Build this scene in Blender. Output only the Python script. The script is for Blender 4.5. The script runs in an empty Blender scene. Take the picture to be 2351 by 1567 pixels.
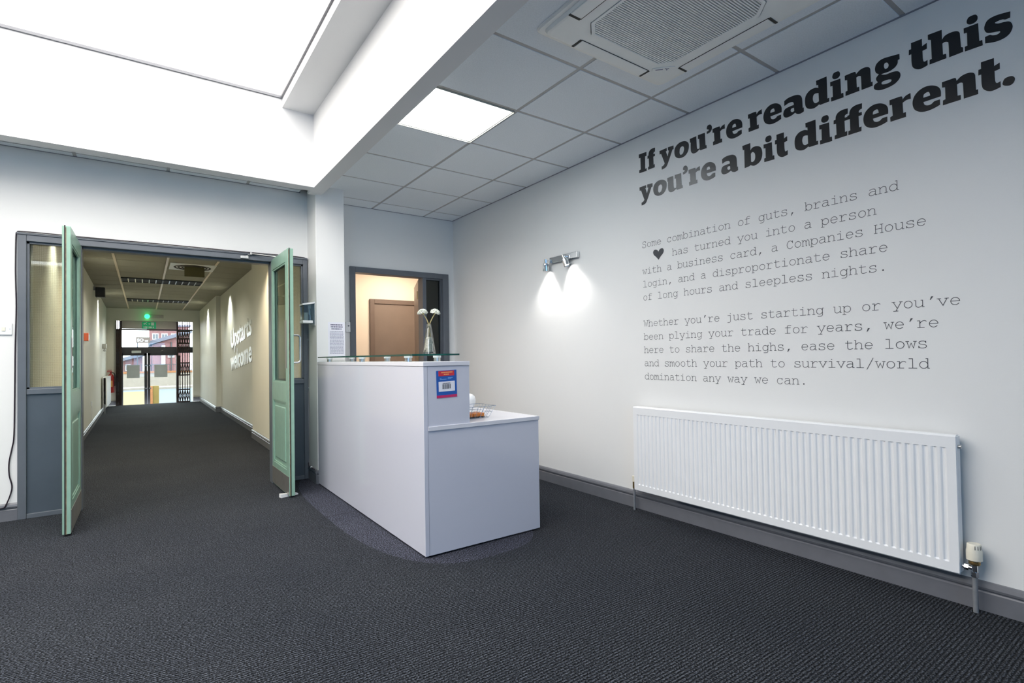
import bpy, bmesh, math, random
from mathutils import Vector, Matrix
random.seed(7)
PI = math.pi
SC = bpy.context.scene
COL = SC.collection

# ------------------------------------------------------------------ camera
cam_data = bpy.data.cameras.new('camera')
cam = bpy.data.objects.new('camera', cam_data)
COL.objects.link(cam)
cam_data.sensor_width = 36.0
cam_data.lens = 1193.638 * 36.0 / 2351.0
cam_data.shift_y = 12.2513 / 2351.0
cam_data.clip_start = 0.02
cam_data.clip_end = 300
_yaw, _pit, _rol = 0.61630, 0.0179, -0.0161
_f = Vector((math.sin(_yaw) * math.cos(_pit), math.cos(_yaw) * math.cos(_pit), math.sin(_pit)))
_r = Vector((math.cos(_yaw), -math.sin(_yaw), 0))
_u = _r.cross(_f)
_r2 = math.cos(_rol) * _r + math.sin(_rol) * _u
_u2 = -math.sin(_rol) * _r + math.cos(_rol) * _u
cam.matrix_world = Matrix(((_r2.x, _u2.x, -_f.x, 0), (_r2.y, _u2.y, -_f.y, 0), (_r2.z, _u2.z, -_f.z, 1.13), (0, 0, 0, 1)))
SC.camera = cam

# ------------------------------------------------------------------ world, sun, exposure
w = bpy.data.worlds.new('overcast_sky')
SC.world = w
w.use_nodes = True
_bg = w.node_tree.nodes['Background']
_bg.inputs['Color'].default_value = (0.88, 0.94, 1.0, 1)
_bg.inputs['Strength'].default_value = 7.0
SC.view_settings.view_transform = 'Standard'
SC.view_settings.look = 'None'
SC.view_settings.exposure = 0.66
SC.view_settings.gamma = 1.0
SC.view_settings.use_curve_mapping = False
SC.cycles.use_denoising = True
SC.cycles.max_bounces = 10
SC.cycles.diffuse_bounces = 6
SC.cycles.transparent_max_bounces = 16
SC.cycles.sample_clamp_indirect = 6.0
SC.cycles.caustics_reflective = False
SC.cycles.caustics_refractive = False


def light(name, kind, loc, energy, color=(1, 1, 1), rot=(0, 0, 0), size=None, size_y=None, spot=None, blend=0.5, radius=None, aim=None):
    d = bpy.data.lights.new(name, kind)
    o = bpy.data.objects.new(name, d)
    COL.objects.link(o)
    o.location = loc
    o.rotation_euler = rot
    d.energy = energy
    d.color = color
    if size:
        d.size = size
    if size_y:
        d.shape = 'RECTANGLE'
        d.size_y = size_y
    if spot:
        d.spot_size = math.radians(spot)
        d.spot_blend = blend
    if radius is not None:
        d.shadow_soft_size = radius
    if aim is not None:
        v = Vector(aim) - Vector(loc)
        o.rotation_euler = v.to_track_quat('-Z', 'Y').to_euler()
    return o


def portal(name, loc, rot, sx, sy):
    o = light(name, 'AREA', loc, 1, rot=rot, size=sx, size_y=sy)
    o.data.cycles.is_portal = True
    return o


portal('skylight_portal', (-1.27, 2.5, 3.50), (0, 0, 0), 4.5, 4.5)
portal('entrance_portal', (0.2, 17.7, 0.8), (-PI / 2, 0, 0), 2.2, 3.2)
portal('added_window_portal', (-2.8, -3.2, 1.4), (PI / 2, 0, 0), 1.7, 2.4)  # portals for the invented windows behind the camera
portal('added_window_portal', (.1, -3.2, 1.4), (PI / 2, 0, 0), 2.1, 2.4)


# ------------------------------------------------------------------ materials
def mat(name, col, rough=0.5, metal=0.0, var=0.0, vscale=8.0, bump=0.0, bscale=60.0, spec=0.5, coat=0.0, emit=None, estr=0.0):
    m = bpy.data.materials.new(name)
    m.use_nodes = True
    nt = m.node_tree
    p = nt.nodes['Principled BSDF']
    p.inputs['Base Color'].default_value = (*col, 1)
    p.inputs['Roughness'].default_value = rough
    p.inputs['Metallic'].default_value = metal
    p.inputs['Specular IOR Level'].default_value = spec
    p.inputs['Coat Weight'].default_value = coat
    if emit:
        p.inputs['Emission Color'].default_value = (*emit, 1)
        p.inputs['Emission Strength'].default_value = estr
    if var or bump:
        tc = nt.nodes.new('ShaderNodeTexCoord')
        if var:
            n = nt.nodes.new('ShaderNodeTexNoise')
            n.inputs['Scale'].default_value = vscale
            n.inputs['Detail'].default_value = 5
            nt.links.new(tc.outputs['Object'], n.inputs['Vector'])
            r = nt.nodes.new('ShaderNodeValToRGB')
            r.color_ramp.elements[0].position = 0.3
            r.color_ramp.elements[1].position = 0.7
            r.color_ramp.elements[0].color = (*[c * (1 - var) for c in col], 1)
            r.color_ramp.elements[1].color = (*[min(1, c * (1 + var)) for c in col], 1)
            nt.links.new(n.outputs['Fac'], r.inputs['Fac'])
            nt.links.new(r.outputs['Color'], p.inputs['Base Color'])
        if bump:
            n2 = nt.nodes.new('ShaderNodeTexNoise')
            n2.inputs['Scale'].default_value = bscale
            n2.inputs['Detail'].default_value = 3
            nt.links.new(tc.outputs['Object'], n2.inputs['Vector'])
            b = nt.nodes.new('ShaderNodeBump')
            b.inputs['Strength'].default_value = bump
            b.inputs['Distance'].default_value = 0.004
            nt.links.new(n2.outputs['Fac'], b.inputs['Height'])
            nt.links.new(b.outputs['Normal'], p.inputs['Normal'])
    return m


def glass(name, tint=(0.9, 0.95, 0.93), refl=0.12, rough=0.0):
    """thin clear sheet: straight-through light plus a fresnel mirror"""
    m = bpy.data.materials.new(name)
    m.use_nodes = True
    nt = m.node_tree
    for n in list(nt.nodes):
        if n.type != 'OUTPUT_MATERIAL':
            nt.nodes.remove(n)
    out = [n for n in nt.nodes if n.type == 'OUTPUT_MATERIAL'][0]
    t = nt.nodes.new('ShaderNodeBsdfTransparent')
    t.inputs['Color'].default_value = (*tint, 1)
    g = nt.nodes.new('ShaderNodeBsdfGlossy')
    g.inputs['Roughness'].default_value = rough
    lw = nt.nodes.new('ShaderNodeLayerWeight')
    lw.inputs['Blend'].default_value = 0.35
    mp = nt.nodes.new('ShaderNodeMapRange')
    mp.inputs['To Min'].default_value = refl * 0.4
    mp.inputs['To Max'].default_value = min(0.9, refl * 4)
    nt.links.new(lw.outputs['Fresnel'], mp.inputs['Value'])
    mx = nt.nodes.new('ShaderNodeMixShader')
    nt.links.new(mp.outputs['Result'], mx.inputs['Fac'])
    nt.links.new(t.outputs['BSDF'], mx.inputs[1])
    nt.links.new(g.outputs['BSDF'], mx.inputs[2])
    nt.links.new(mx.outputs['Shader'], out.inputs['Surface'])
    return m


def wired_glass(name):
    """cast glass with a square wire mesh inside"""
    m = glass(name, (0.93, 0.93, 0.87), 0.06, 0.02)
    nt = m.node_tree
    out = [n for n in nt.nodes if n.type == 'OUTPUT_MATERIAL'][0]
    base = out.inputs['Surface'].links[0].from_socket
    tc = nt.nodes.new('ShaderNodeTexCoord')
    sp = nt.nodes.new('ShaderNodeSeparateXYZ')
    nt.links.new(tc.outputs['Object'], sp.inputs['Vector'])
    fs = []
    for ax in ('X', 'Z'):
        a = nt.nodes.new('ShaderNodeMath'); a.operation = 'MODULO'
        ad = nt.nodes.new('ShaderNodeMath'); ad.operation = 'ADD'; ad.inputs[1].default_value = 10.0
        nt.links.new(sp.outputs[ax], ad.inputs[0])
        nt.links.new(ad.outputs[0], a.inputs[0])
        a.inputs[1].default_value = 0.0125
        c = nt.nodes.new('ShaderNodeMath'); c.operation = 'LESS_THAN'; c.inputs[1].default_value = 0.0012
        nt.links.new(a.outputs[0], c.inputs[0])
        fs.append(c)
    mxm = nt.nodes.new('ShaderNodeMath'); mxm.operation = 'MAXIMUM'
    nt.links.new(fs[0].outputs[0], mxm.inputs[0])
    nt.links.new(fs[1].outputs[0], mxm.inputs[1])
    # frosty ripple: a share of the light is scattered
    tl = nt.nodes.new('ShaderNodeBsdfTranslucent'); tl.inputs['Color'].default_value = (0.62, 0.62, 0.54, 1)
    mx0 = nt.nodes.new('ShaderNodeMixShader'); mx0.inputs['Fac'].default_value = 0.12
    nt.links.new(base, mx0.inputs[1]); nt.links.new(tl.outputs['BSDF'], mx0.inputs[2])
    d = nt.nodes.new('ShaderNodeBsdfDiffuse'); d.inputs['Color'].default_value = (0.12, 0.12, 0.10, 1)
    sc = nt.nodes.new('ShaderNodeMath'); sc.operation = 'MULTIPLY'; sc.inputs[1].default_value = 0.18
    nt.links.new(mxm.outputs[0], sc.inputs[0])
    mx = nt.nodes.new('ShaderNodeMixShader')
    nt.links.new(sc.outputs[0], mx.inputs['Fac'])
    nt.links.new(mx0.outputs['Shader'], mx.inputs[1]); nt.links.new(d.outputs['BSDF'], mx.inputs[2])
    nt.links.new(mx.outputs['Shader'], out.inputs['Surface'])
    return m


def carpet():
    m = bpy.data.materials.new('ribbed_carpet')
    m.use_nodes = True
    nt = m.node_tree
    p = nt.nodes['Principled BSDF']
    p.inputs['Roughness'].default_value = 0.95
    p.inputs['Specular IOR Level'].default_value = 0.06
    p.inputs['Sheen Weight'].default_value = 0.04
    N = nt.nodes.new; Lk = nt.links.new
    tc = N('ShaderNodeTexCoord')
    sp = N('ShaderNodeSeparateXYZ'); Lk(tc.outputs['Object'], sp.inputs['Vector'])

    def M(op, a, b=None):
        n = N('ShaderNodeMath'); n.operation = op
        for k, v in enumerate((a, b)):
            if v is None: continue
            if isinstance(v, (int, float)): n.inputs[k].default_value = v
            else: Lk(v, n.inputs[k])
        return n.outputs[0]
    # speckle of the yarn
    n1 = N('ShaderNodeTexNoise'); n1.inputs['Scale'].default_value = 150; n1.inputs['Detail'].default_value = 2
    Lk(tc.outputs['Object'], n1.inputs['Vector'])
    n2 = N('ShaderNodeTexNoise'); n2.inputs['Scale'].default_value = 1.3; n2.inputs['Detail'].default_value = 4
    Lk(tc.outputs['Object'], n2.inputs['Vector'])
    n3 = N('ShaderNodeTexNoise'); n3.inputs['Scale'].default_value = 95; n3.inputs['Detail'].default_value = 2
    mp3 = N('ShaderNodeMapping'); mp3.inputs['Scale'].default_value = (1.0, 0.5, 1.0)
    Lk(tc.outputs['Object'], mp3.inputs['Vector']); Lk(mp3.outputs['Vector'], n3.inputs['Vector'])
    # ribs run along x, 14 mm apart
    wob = M('MULTIPLY', n3.outputs['Fac'], 0.6)
    ph = M('ADD', M('MULTIPLY', sp.outputs['Y'], 2 * PI / 0.0142), wob)
    rib = M('ADD', M('MULTIPLY', M('SINE', ph), 0.5), 0.5)
    spk = N('ShaderNodeValToRGB')
    spk.color_ramp.elements[0].position = 0.44; spk.color_ramp.elements[0].color = (0.006, 0.007, 0.009, 1)
    spk.color_ramp.elements[1].position = 0.64; spk.color_ramp.elements[1].color = (0.084, 0.096, 0.120, 1)
    Lk(n1.outputs['Fac'], spk.inputs['Fac'])
    ribc = N('ShaderNodeMixRGB'); ribc.blend_type = 'MULTIPLY'; ribc.inputs['Fac'].default_value = 1.0
    rr = N('ShaderNodeValToRGB')
    rr.color_ramp.elements[0].position = 0.05; rr.color_ramp.elements[0].color = (0.22, 0.22, 0.24, 1)
    rr.color_ramp.elements[1].position = 0.6; rr.color_ramp.elements[1].color = (1, 1, 1, 1)
    Lk(rib, rr.inputs['Fac'])
    Lk(spk.outputs['Color'], ribc.inputs['Color1']); Lk(rr.outputs['Color'], ribc.inputs['Color2'])
    # broad wear
    wr = N('ShaderNodeValToRGB')
    wr.color_ramp.elements[0].position = 0.3; wr.color_ramp.elements[0].color = (0.82, 0.83, 0.85, 1)
    wr.color_ramp.elements[1].position = 0.72; wr.color_ramp.elements[1].color = (1.12, 1.10, 1.06, 1)
    Lk(n2.outputs['Fac'], wr.inputs['Fac'])
    mw = N('ShaderNodeMixRGB'); mw.blend_type = 'MULTIPLY'; mw.inputs['Fac'].default_value = 1.0
    Lk(ribc.outputs['Color'], mw.inputs['Color1']); Lk(wr.outputs['Color'], mw.inputs['Color2'])
    # paler patch with rounded corners round the counter
    ax = M('POWER', M('DIVIDE', M('ABSOLUTE', M('SUBTRACT', sp.outputs['X'], 1.64)), 0.58), 3)
    ay = M('POWER', M('DIVIDE', M('ABSOLUTE', M('SUBTRACT', sp.outputs['Y'], 3.95)), 1.45), 3)
    inside = M('LESS_THAN', M('ADD', ax, ay), 1.0)
    pm = N('ShaderNodeMixRGB'); pm.blend_type = 'MULTIPLY'; pm.inputs['Color2'].default_value = (1.9, 1.8, 2.0, 1)
    Lk(inside, pm.inputs['Fac']); Lk(mw.outputs['Color'], pm.inputs['Color1'])
    # seams between carpet lengths
    s1 = M('LESS_THAN', M('ABSOLUTE', M('SUBTRACT', sp.outputs['Y'], 3.84)), 0.003)
    s2 = M('LESS_THAN', M('ABSOLUTE', M('SUBTRACT', sp.outputs['Y'], 5.21)), 0.006)
    sm = N('ShaderNodeMixRGB'); sm.inputs['Color2'].default_value = (0.012, 0.013, 0.016, 1)
    Lk(M('MULTIPLY', M('MAXIMUM', s1, s2), 0.8), sm.inputs['Fac']); Lk(pm.outputs['Color'], sm.inputs['Color1'])
    Lk(sm.outputs['Color'], p.inputs['Base Color'])
    hb = M('ADD', M('MULTIPLY', rib, 0.75), M('MULTIPLY', n1.outputs['Fac'], 0.3))
    b = N('ShaderNodeBump'); b.inputs['Strength'].default_value = 0.8; b.inputs['Distance'].default_value = 0.006
    Lk(hb, b.inputs['Height']); Lk(b.outputs['Normal'], p.inputs['Normal'])
    return m


def bricks():
    m = bpy.data.materials.new('red_brickwork')
    m.use_nodes = True
    nt = m.node_tree
    p = nt.nodes['Principled BSDF']; p.inputs['Roughness'].default_value = 0.9
    b = nt.nodes.new('ShaderNodeTexBrick')
    b.inputs['Color1'].default_value = (0.165, 0.065, 0.068, 1)
    b.inputs['Color2'].default_value = (0.21, 0.095, 0.10, 1)
    b.inputs['Mortar'].default_value = (0.22, 0.19, 0.18, 1)
    b.inputs['Scale'].default_value = 4.4
    b.inputs['Mortar Size'].default_value = 0.012
    tc = nt.nodes.new('ShaderNodeTexCoord')
    mp = nt.nodes.new('ShaderNodeMapping'); mp.inputs['Rotation'].default_value = (PI / 2, 0, 0)
    nt.links.new(tc.outputs['Object'], mp.inputs['Vector'])
    nt.links.new(mp.outputs['Vector'], b.inputs['Vector'])
    nt.links.new(b.outputs['Color'], p.inputs['Base Color'])
    return m


MT = dict(
    wall=mat('white_wall_paint', (0.80, 0.80, 0.785), 0.55, var=0.012, vscale=1.5, bump=0.06, bscale=90),
    far=mat('bounce_cutting_grey', (0.30, 0.31, 0.33), 0.6, var=0.03, vscale=1.5),  # for unseen walls, darkened to cut bounce light
    corr=mat('cream_corridor_paint', (0.74, 0.73, 0.65), 0.6, var=0.02, vscale=1.5, bump=0.05, bscale=90),
    warm_lit=mat('warm_lit_office_white', (0.80, 0.72, 0.62), 0.6, var=0.015, vscale=2),  # white walls; warm lamplight is put into their colour
    bulk=mat('white_plaster', (0.74, 0.74, 0.74), 0.6, var=0.01, vscale=2),
    tile=mat('mineral_ceiling_tile', (0.84, 0.88, 0.91), 0.9, var=0.05, vscale=140, bump=0.35, bscale=220),  # bluish cast of the ceiling's illumination is put into the tile colour
    tbar=mat('grey_ceiling_grid_steel', (0.44, 0.43, 0.42), 0.45, var=0.03),
    gap=mat('shadow_gap_board', (0.06, 0.06, 0.065), 0.9, var=0.05),
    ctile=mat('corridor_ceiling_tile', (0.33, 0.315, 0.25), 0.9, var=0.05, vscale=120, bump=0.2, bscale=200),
    cbar=mat('warm_lit_grid_steel', (0.85, 0.72, 0.55), 0.35, var=0.03),  # warm reflections are put into the bar colour
    carpet=carpet(),
    skirt=mat('grey_gloss_skirting_paint', (0.155, 0.16, 0.178), 0.32, var=0.05, vscale=14),
    frame=mat('slate_grey_frame_paint', (0.118, 0.132, 0.152), 0.38, var=0.05, vscale=9),
    fpanel=mat('slate_grey_panel_paint', (0.075, 0.092, 0.112), 0.42, var=0.06, vscale=5),
    green=mat('mint_green_gloss_paint', (0.255, 0.415, 0.325), 0.32, var=0.06, vscale=16),
    worn=mat('worn_wood_edge', (0.20, 0.15, 0.09), 0.6, var=0.35, vscale=30),
    dark=mat('black_draught_seal', (0.012, 0.011, 0.01), 0.7, var=0.1),
    steel=mat('brushed_steel', (0.62, 0.62, 0.60), 0.30, 1.0, var=0.06, vscale=30),
    kick=mat('dull_metal_kick_plate', (0.30, 0.29, 0.27), 0.42, 0.7, var=0.12, vscale=12),
    chrome=mat('polished_chrome', (0.80, 0.82, 0.84), 0.08, 1.0, var=0.02),
    brass=mat('aged_brass', (0.42, 0.30, 0.14), 0.35, 0.9, var=0.2, vscale=60),
    desk=mat('white_gloss_laminate', (0.575, 0.588, 0.668), 0.14, var=0.008, vscale=1.2, coat=0.3),
    desktop=mat('white_satin_worktop', (0.68, 0.68, 0.73), 0.25, var=0.01, vscale=2),
    joint=mat('grey_joint_line', (0.30, 0.30, 0.34), 0.6, var=0.04),
    white=mat('white_plastic', (0.82, 0.83, 0.83), 0.35, var=0.012),
    cream=mat('cream_plastic', (0.78, 0.74, 0.62), 0.35, var=0.03, vscale=30),
    rad=mat('white_radiator_enamel', (0.83, 0.84, 0.85), 0.28, var=0.01),
    pipe=mat('grey_painted_pipe', (0.20, 0.21, 0.225), 0.35, var=0.06, vscale=30),
    vinyl=mat('black_wall_vinyl', (0.006, 0.007, 0.010), 0.30, var=0.1, vscale=3),
    ink=mat('dark_grey_wall_vinyl', (0.035, 0.04, 0.05), 0.42, var=0.05),
    acw=mat('off_white_unit_plastic', (0.90, 0.90, 0.86), 0.38, var=0.02),
    acdark=mat('dark_filter_behind_grille', (0.055, 0.05, 0.042), 0.8, var=0.1, vscale=40),
    black=mat('black_plastic', (0.015, 0.015, 0.017), 0.4, var=0.1),
    paper=mat('white_paper', (0.80, 0.80, 0.86), 0.7, var=0.01),
    pgrey=mat('printed_grey_text', (0.24, 0.24, 0.34), 0.7, var=0.03),
    pblack=mat('printed_dark_text', (0.05, 0.05, 0.12), 0.7, var=0.03),
    blue=mat('printed_royal_blue', (0.01, 0.10, 0.42), 0.35, var=0.04),
    red=mat('printed_red', (0.62, 0.03, 0.05), 0.35, var=0.04),
    pink=mat('printed_crimson', (0.55, 0.02, 0.12), 0.35, var=0.04),
    yell=mat('printed_orange_text', (0.92, 0.42, 0.14), 0.4, var=0.03),
    lblue=mat('printed_pale_blue_text', (0.25, 0.50, 0.85), 0.4, var=0.03),
    sign=mat('green_exit_sign', (0.0, 0.28, 0.12), 0.35, var=0.02, emit=(0.0, 0.5, 0.2), estr=0.15),  # unlit sign, with a faint glow added to it
    led=mat('green_indicator_lamp', (0.02, 0.8, 0.2), 0.3, emit=(0.03, 1.0, 0.22), estr=2.5),
    fire=mat('red_extinguisher_enamel', (0.42, 0.02, 0.02), 0.25, var=0.05),
    call=mat('orange_red_call_point', (0.62, 0.12, 0.05), 0.35, var=0.05),
    gate=mat('dark_gate_steel', (0.035, 0.022, 0.02), 0.45, 0.4, var=0.15, vscale=20),
    alu=mat('dark_bronze_aluminium', (0.060, 0.058, 0.062), 0.4, 0.3, var=0.05),
    housing=mat('pale_shutter_housing', (0.52, 0.47, 0.46), 0.5, var=0.03),
    manif=mat('grey_frosted_vinyl', (0.55, 0.60, 0.60), 0.6, var=0.04),
    brown=mat('brown_door_paint', (0.195, 0.155, 0.132), 0.42, var=0.04, vscale=6),
    brownf=mat('brown_frame_paint', (0.15, 0.115, 0.098), 0.42, var=0.05, vscale=8),
    petal=mat('white_petal', (0.86, 0.88, 0.80), 0.6, var=0.05, vscale=60),
    eye=mat('pale_yellow_flower_centre', (0.72, 0.68, 0.36), 0.7, var=0.1, vscale=80),
    stem=mat('straw_coloured_stem', (0.52, 0.43, 0.20), 0.6, var=0.1, vscale=60),
    pebble=mat('cream_vase_gravel', (0.80, 0.78, 0.68), 0.6, var=0.25, vscale=120, bump=0.6, bscale=200),
    orange=mat('orange_wrapper', (0.72, 0.24, 0.05), 0.4, var=0.12, vscale=50),
    cable=mat('dark_purple_cable', (0.018, 0.010, 0.018), 0.45, var=0.1),
    wire=mat('thin_chromed_wire', (0.35, 0.42, 0.52), 0.25, 0.9, var=0.05),
    clear=glass('clear_acrylic', (0.80, 0.88, 0.92), 0.20),
    shop=glass('daylight_cooling_glass', (0.33, 0.46, 0.58), 0.10),  # blue tint added to cool daylight from the invented windows
    glass=glass('clear_float_glass', (0.86, 0.90, 0.88), 0.10),
    gedge=mat('green_glass_edge', (0.004, 0.055, 0.045), 0.12, var=0.05, spec=0.4),
    smoke=glass('dark_side_glass', (0.06, 0.085, 0.085), 0.10),
    vase=glass('clear_vase_glass', (0.95, 0.96, 0.93), 0.24),
    sky=glass('rooflight_glazing', (0.90, 0.855, 0.81), 0.05),
    dgl=glass('door_glass', (0.70, 0.75, 0.72), 0.14),
    wired=wired_glass('wired_glass'),
    panel=mat('light_panel_diffuser', (0.9, 0.9, 0.9), 0.5, emit=(0.88, 0.95, 1.0), estr=8.0),
    bulb=mat('lit_halogen_bulb', (1, 1, 1), 0.4, emit=(1.0, 0.96, 0.9), estr=30.0),
    olive=mat('dark_olive_flap', (0.10, 0.09, 0.03), 0.5, var=0.05),
    louvre=mat('louvre_recess_shade', (0.012, 0.012, 0.02), 0.7, 0.0, var=0.1),
    brick=bricks(),
    slate=mat('grey_slate_roof', (0.10, 0.105, 0.14), 0.8, var=0.15, vscale=6),
    asphalt=mat('grey_asphalt', (0.062, 0.076, 0.098), 0.9, var=0.1, vscale=3),
    paving=mat('yellow_sandy_paving', (0.125, 0.085, 0.018), 0.9, var=0.12, vscale=2),  # the paving's own even yellow
    stone=mat('pale_stone', (0.19, 0.165, 0.14), 0.8, var=0.08, vscale=3),
    wpaint=mat('white_window_paint', (0.40, 0.40, 0.42), 0.5, var=0.03),
    wdark=mat('dark_window_glass', (0.06, 0.07, 0.09), 0.1, var=0.05),
    lett=mat('pale_raised_letters', (0.82, 0.79, 0.74), 0.3, var=0.02),
    board=mat('brown_shop_board', (0.07, 0.05, 0.042), 0.5, var=0.05),
    post=mat('orange_timber_post', (0.20, 0.075, 0.02), 0.7, var=0.15, vscale=12),
    iron=mat('black_railing_iron', (0.03, 0.03, 0.035), 0.5, var=0.1),
)


# ------------------------------------------------------------------ helpers
def root_loc(o):
    v = Vector((0, 0, 0))
    while o is not None:
        v += o.location
        o = o.parent
    return v


def obj(name, bm, m, parent=None, smooth=False):
    """link a bmesh (world coordinates) as ONE mesh object"""
    bmesh.ops.remove_doubles(bm, verts=bm.verts, dist=1e-6)
    bmesh.ops.recalc_face_normals(bm, faces=bm.faces)
    if parent is not None:
        bmesh.ops.translate(bm, verts=bm.verts, vec=-root_loc(parent))
    me = bpy.data.meshes.new(name)
    bm.to_mesh(me)
    bm.free()
    me.materials.append(MT[m] if isinstance(m, str) else m)
    if smooth:
        for p in me.polygons:
            p.use_smooth = True
        try:
            me.set_sharp_from_angle(angle=math.radians(40))
        except Exception:
            pass
    o = bpy.data.objects.new(name, me)
    COL.objects.link(o)
    if parent is not None:
        o.parent = parent
    return o


def tag(o, label=None, cat=None, group=None, kind=None):
    if label: o['label'] = label
    if cat: o['category'] = cat
    if group: o['group'] = group
    if kind: o['kind'] = kind
    return o


def thing(name, label, cat, loc, group=None):
    o = bpy.data.objects.new(name, None)
    o.empty_display_size = 0.05
    COL.objects.link(o)
    o.location = loc
    return tag(o, label, cat, group)


def struct(name, bm, m, smooth=False):
    return tag(obj(name, bm, m, None, smooth), kind='structure')


def sroot(name, loc, label=None):
    o = bpy.data.objects.new(name, None)
    o.empty_display_size = 0.05
    COL.objects.link(o)
    o.location = loc
    return tag(o, label, kind='structure')


def B():
    return bmesh.new()


def box(bm, x0, x1, y0, y1, z0, z1, bev=0.0, seg=2, rotz=0.0, piv=None):
    vs = [bm.verts.new((x, y, z)) for x in (x0, x1) for y in (y0, y1) for z in (z0, z1)]
    F = [(0, 1, 3, 2), (4, 6, 7, 5), (0, 4, 5, 1), (2, 3, 7, 6), (0, 2, 6, 4), (1, 5, 7, 3)]
    fs = [bm.faces.new([vs[i] for i in f]) for f in F]
    if bev:
        es = list({e for f in fs for e in f.edges})
        r = bmesh.ops.bevel(bm, geom=es, offset=bev, segments=seg, affect='EDGES', profile=0.5)
        vs = list({v for f in r['faces'] for v in f.verts} | {v for v in vs if v.is_valid})
    if rotz:
        piv = Vector(piv) if piv else Vector(((x0 + x1) / 2, (y0 + y1) / 2, 0))
        bmesh.ops.rotate(bm, verts=vs, cent=piv, matrix=Matrix.Rotation(rotz, 3, 'Z'))
    return vs


def bx(*a, **k):
    bm = B()
    box(bm, *a, **k)
    return bm


def frame_of(d):
    d = d.normalized()
    a = Vector((0, 0, 1)) if abs(d.z) < 0.9 else Vector((1, 0, 0))
    u = d.cross(a).normalized()
    return u, d.cross(u).normalized()


def cyl(bm, p0, p1, r0, r1=None, n=20, caps=True):
    p0, p1 = Vector(p0), Vector(p1)
    r1 = r0 if r1 is None else r1
    u, v = frame_of(p1 - p0)
    A = [bm.verts.new(p0 + r0 * (math.cos(2 * PI * i / n) * u + math.sin(2 * PI * i / n) * v)) for i in range(n)]
    C = [bm.verts.new(p1 + r1 * (math.cos(2 * PI * i / n) * u + math.sin(2 * PI * i / n) * v)) for i in range(n)]
    for i in range(n):
        bm.faces.new((A[i], A[(i + 1) % n], C[(i + 1) % n], C[i]))
    if caps:
        bm.faces.new(A[::-1]); bm.faces.new(C)


def tube(bm, pts, r, n=8):
    pts = [Vector(p) for p in pts]
    rings = []
    u = None
    for i, p in enumerate(pts):
        d = (pts[min(i + 1, len(pts) - 1)] - pts[max(i - 1, 0)]).normalized()
        if u is None:
            u, v = frame_of(d)
        else:
            u = (u - d * u.dot(d)).normalized()
            v = d.cross(u)
        rr = r[i] if isinstance(r, (list, tuple)) else r
        rings.append([bm.verts.new(p + rr * (math.cos(2 * PI * k / n) * u + math.sin(2 * PI * k / n) * v)) for k in range(n)])
    for a, c in zip(rings, rings[1:]):
        for k in range(n):
            bm.faces.new((a[k], a[(k + 1) % n], c[(k + 1) % n], c[k]))
    bm.faces.new(rings[0][::-1]); bm.faces.new(rings[-1])


def lathe(bm, prof, c, n=32):
    """prof: (radius, z) pairs about a vertical axis through c"""
    rings = []
    for r, z in prof:
        rings.append([bm.verts.new((c[0] + r * math.cos(2 * PI * k / n), c[1] + r * math.sin(2 * PI * k / n), c[2] + z)) for k in range(n)])
    for a, b in zip(rings, rings[1:]):
        for k in range(n):
            bm.faces.new((a[k], a[(k + 1) % n], b[(k + 1) % n], b[k]))
    if prof[0][0] > 1e-5: bm.faces.new(rings[0][::-1])
    if prof[-1][0] > 1e-5: bm.faces.new(rings[-1])


def prism(bm, poly, a, ext):
    """poly: list of 3-D points, extruded by vector ext"""
    A = [bm.verts.new(Vector(p)) for p in poly]
    C = [bm.verts.new(Vector(p) + Vector(ext)) for p in poly]
    n = len(A)
    bm.faces.new(A); bm.faces.new(C[::-1])
    for i in range(n):
        bm.faces.new((A[i], C[i], C[(i + 1) % n], A[(i + 1) % n]))


def smooth_path(pts, sub=6):
    pts = [Vector(p) for p in pts]
    out = []
    for i in range(len(pts) - 1):
        p0, p1, p2, p3 = pts[max(i - 1, 0)], pts[i], pts[i + 1], pts[min(i + 2, len(pts) - 1)]
        for k in range(sub):
            t = k / sub
            out.append(0.5 * ((2 * p1) + (p2 - p0) * t + (2 * p0 - 5 * p1 + 4 * p2 - p3) * t * t + (3 * p1 - p0 - 3 * p2 + p3) * t ** 3))
    out.append(pts[-1])
    return out


SKIRT = [(0, 0), (.016, 0), (.016, .078), (.012, .083), (.012, .087), (.019, .092), (.022, .102), (.018, .116), (.010, .124), (0, .125)]


def skirting(bm, p0, p1, nrm, h=1.0):
    """torus skirting from p0 to p1 (xy), standing off along nrm (xy)"""
    poly = [(p0[0] + d * nrm[0], p0[1] + d * nrm[1], z * h) for d, z in SKIRT]
    prism(bm, poly, None, (p1[0] - p0[0], p1[1] - p0[1], 0))

# =================================================================== THE SETTING
H = 2.7255          # suspended ceiling
YB, YA, XW = 5.2, 5.36, 2.97
BZ = 2.64           # underside of the rooflight upstands
CZ = 2.57           # corridor ceiling

bm = B()
box(bm, -4.4, 3.12, -3.0, 5.36, -0.1, 0)
box(bm, -1.05, 1.60, 5.36, 17.14, -0.1, 0)
box(bm, 1.60, 4.2, 5.36, 7.3, -0.1, 0)
struct('floor', bm, 'carpet')

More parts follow.
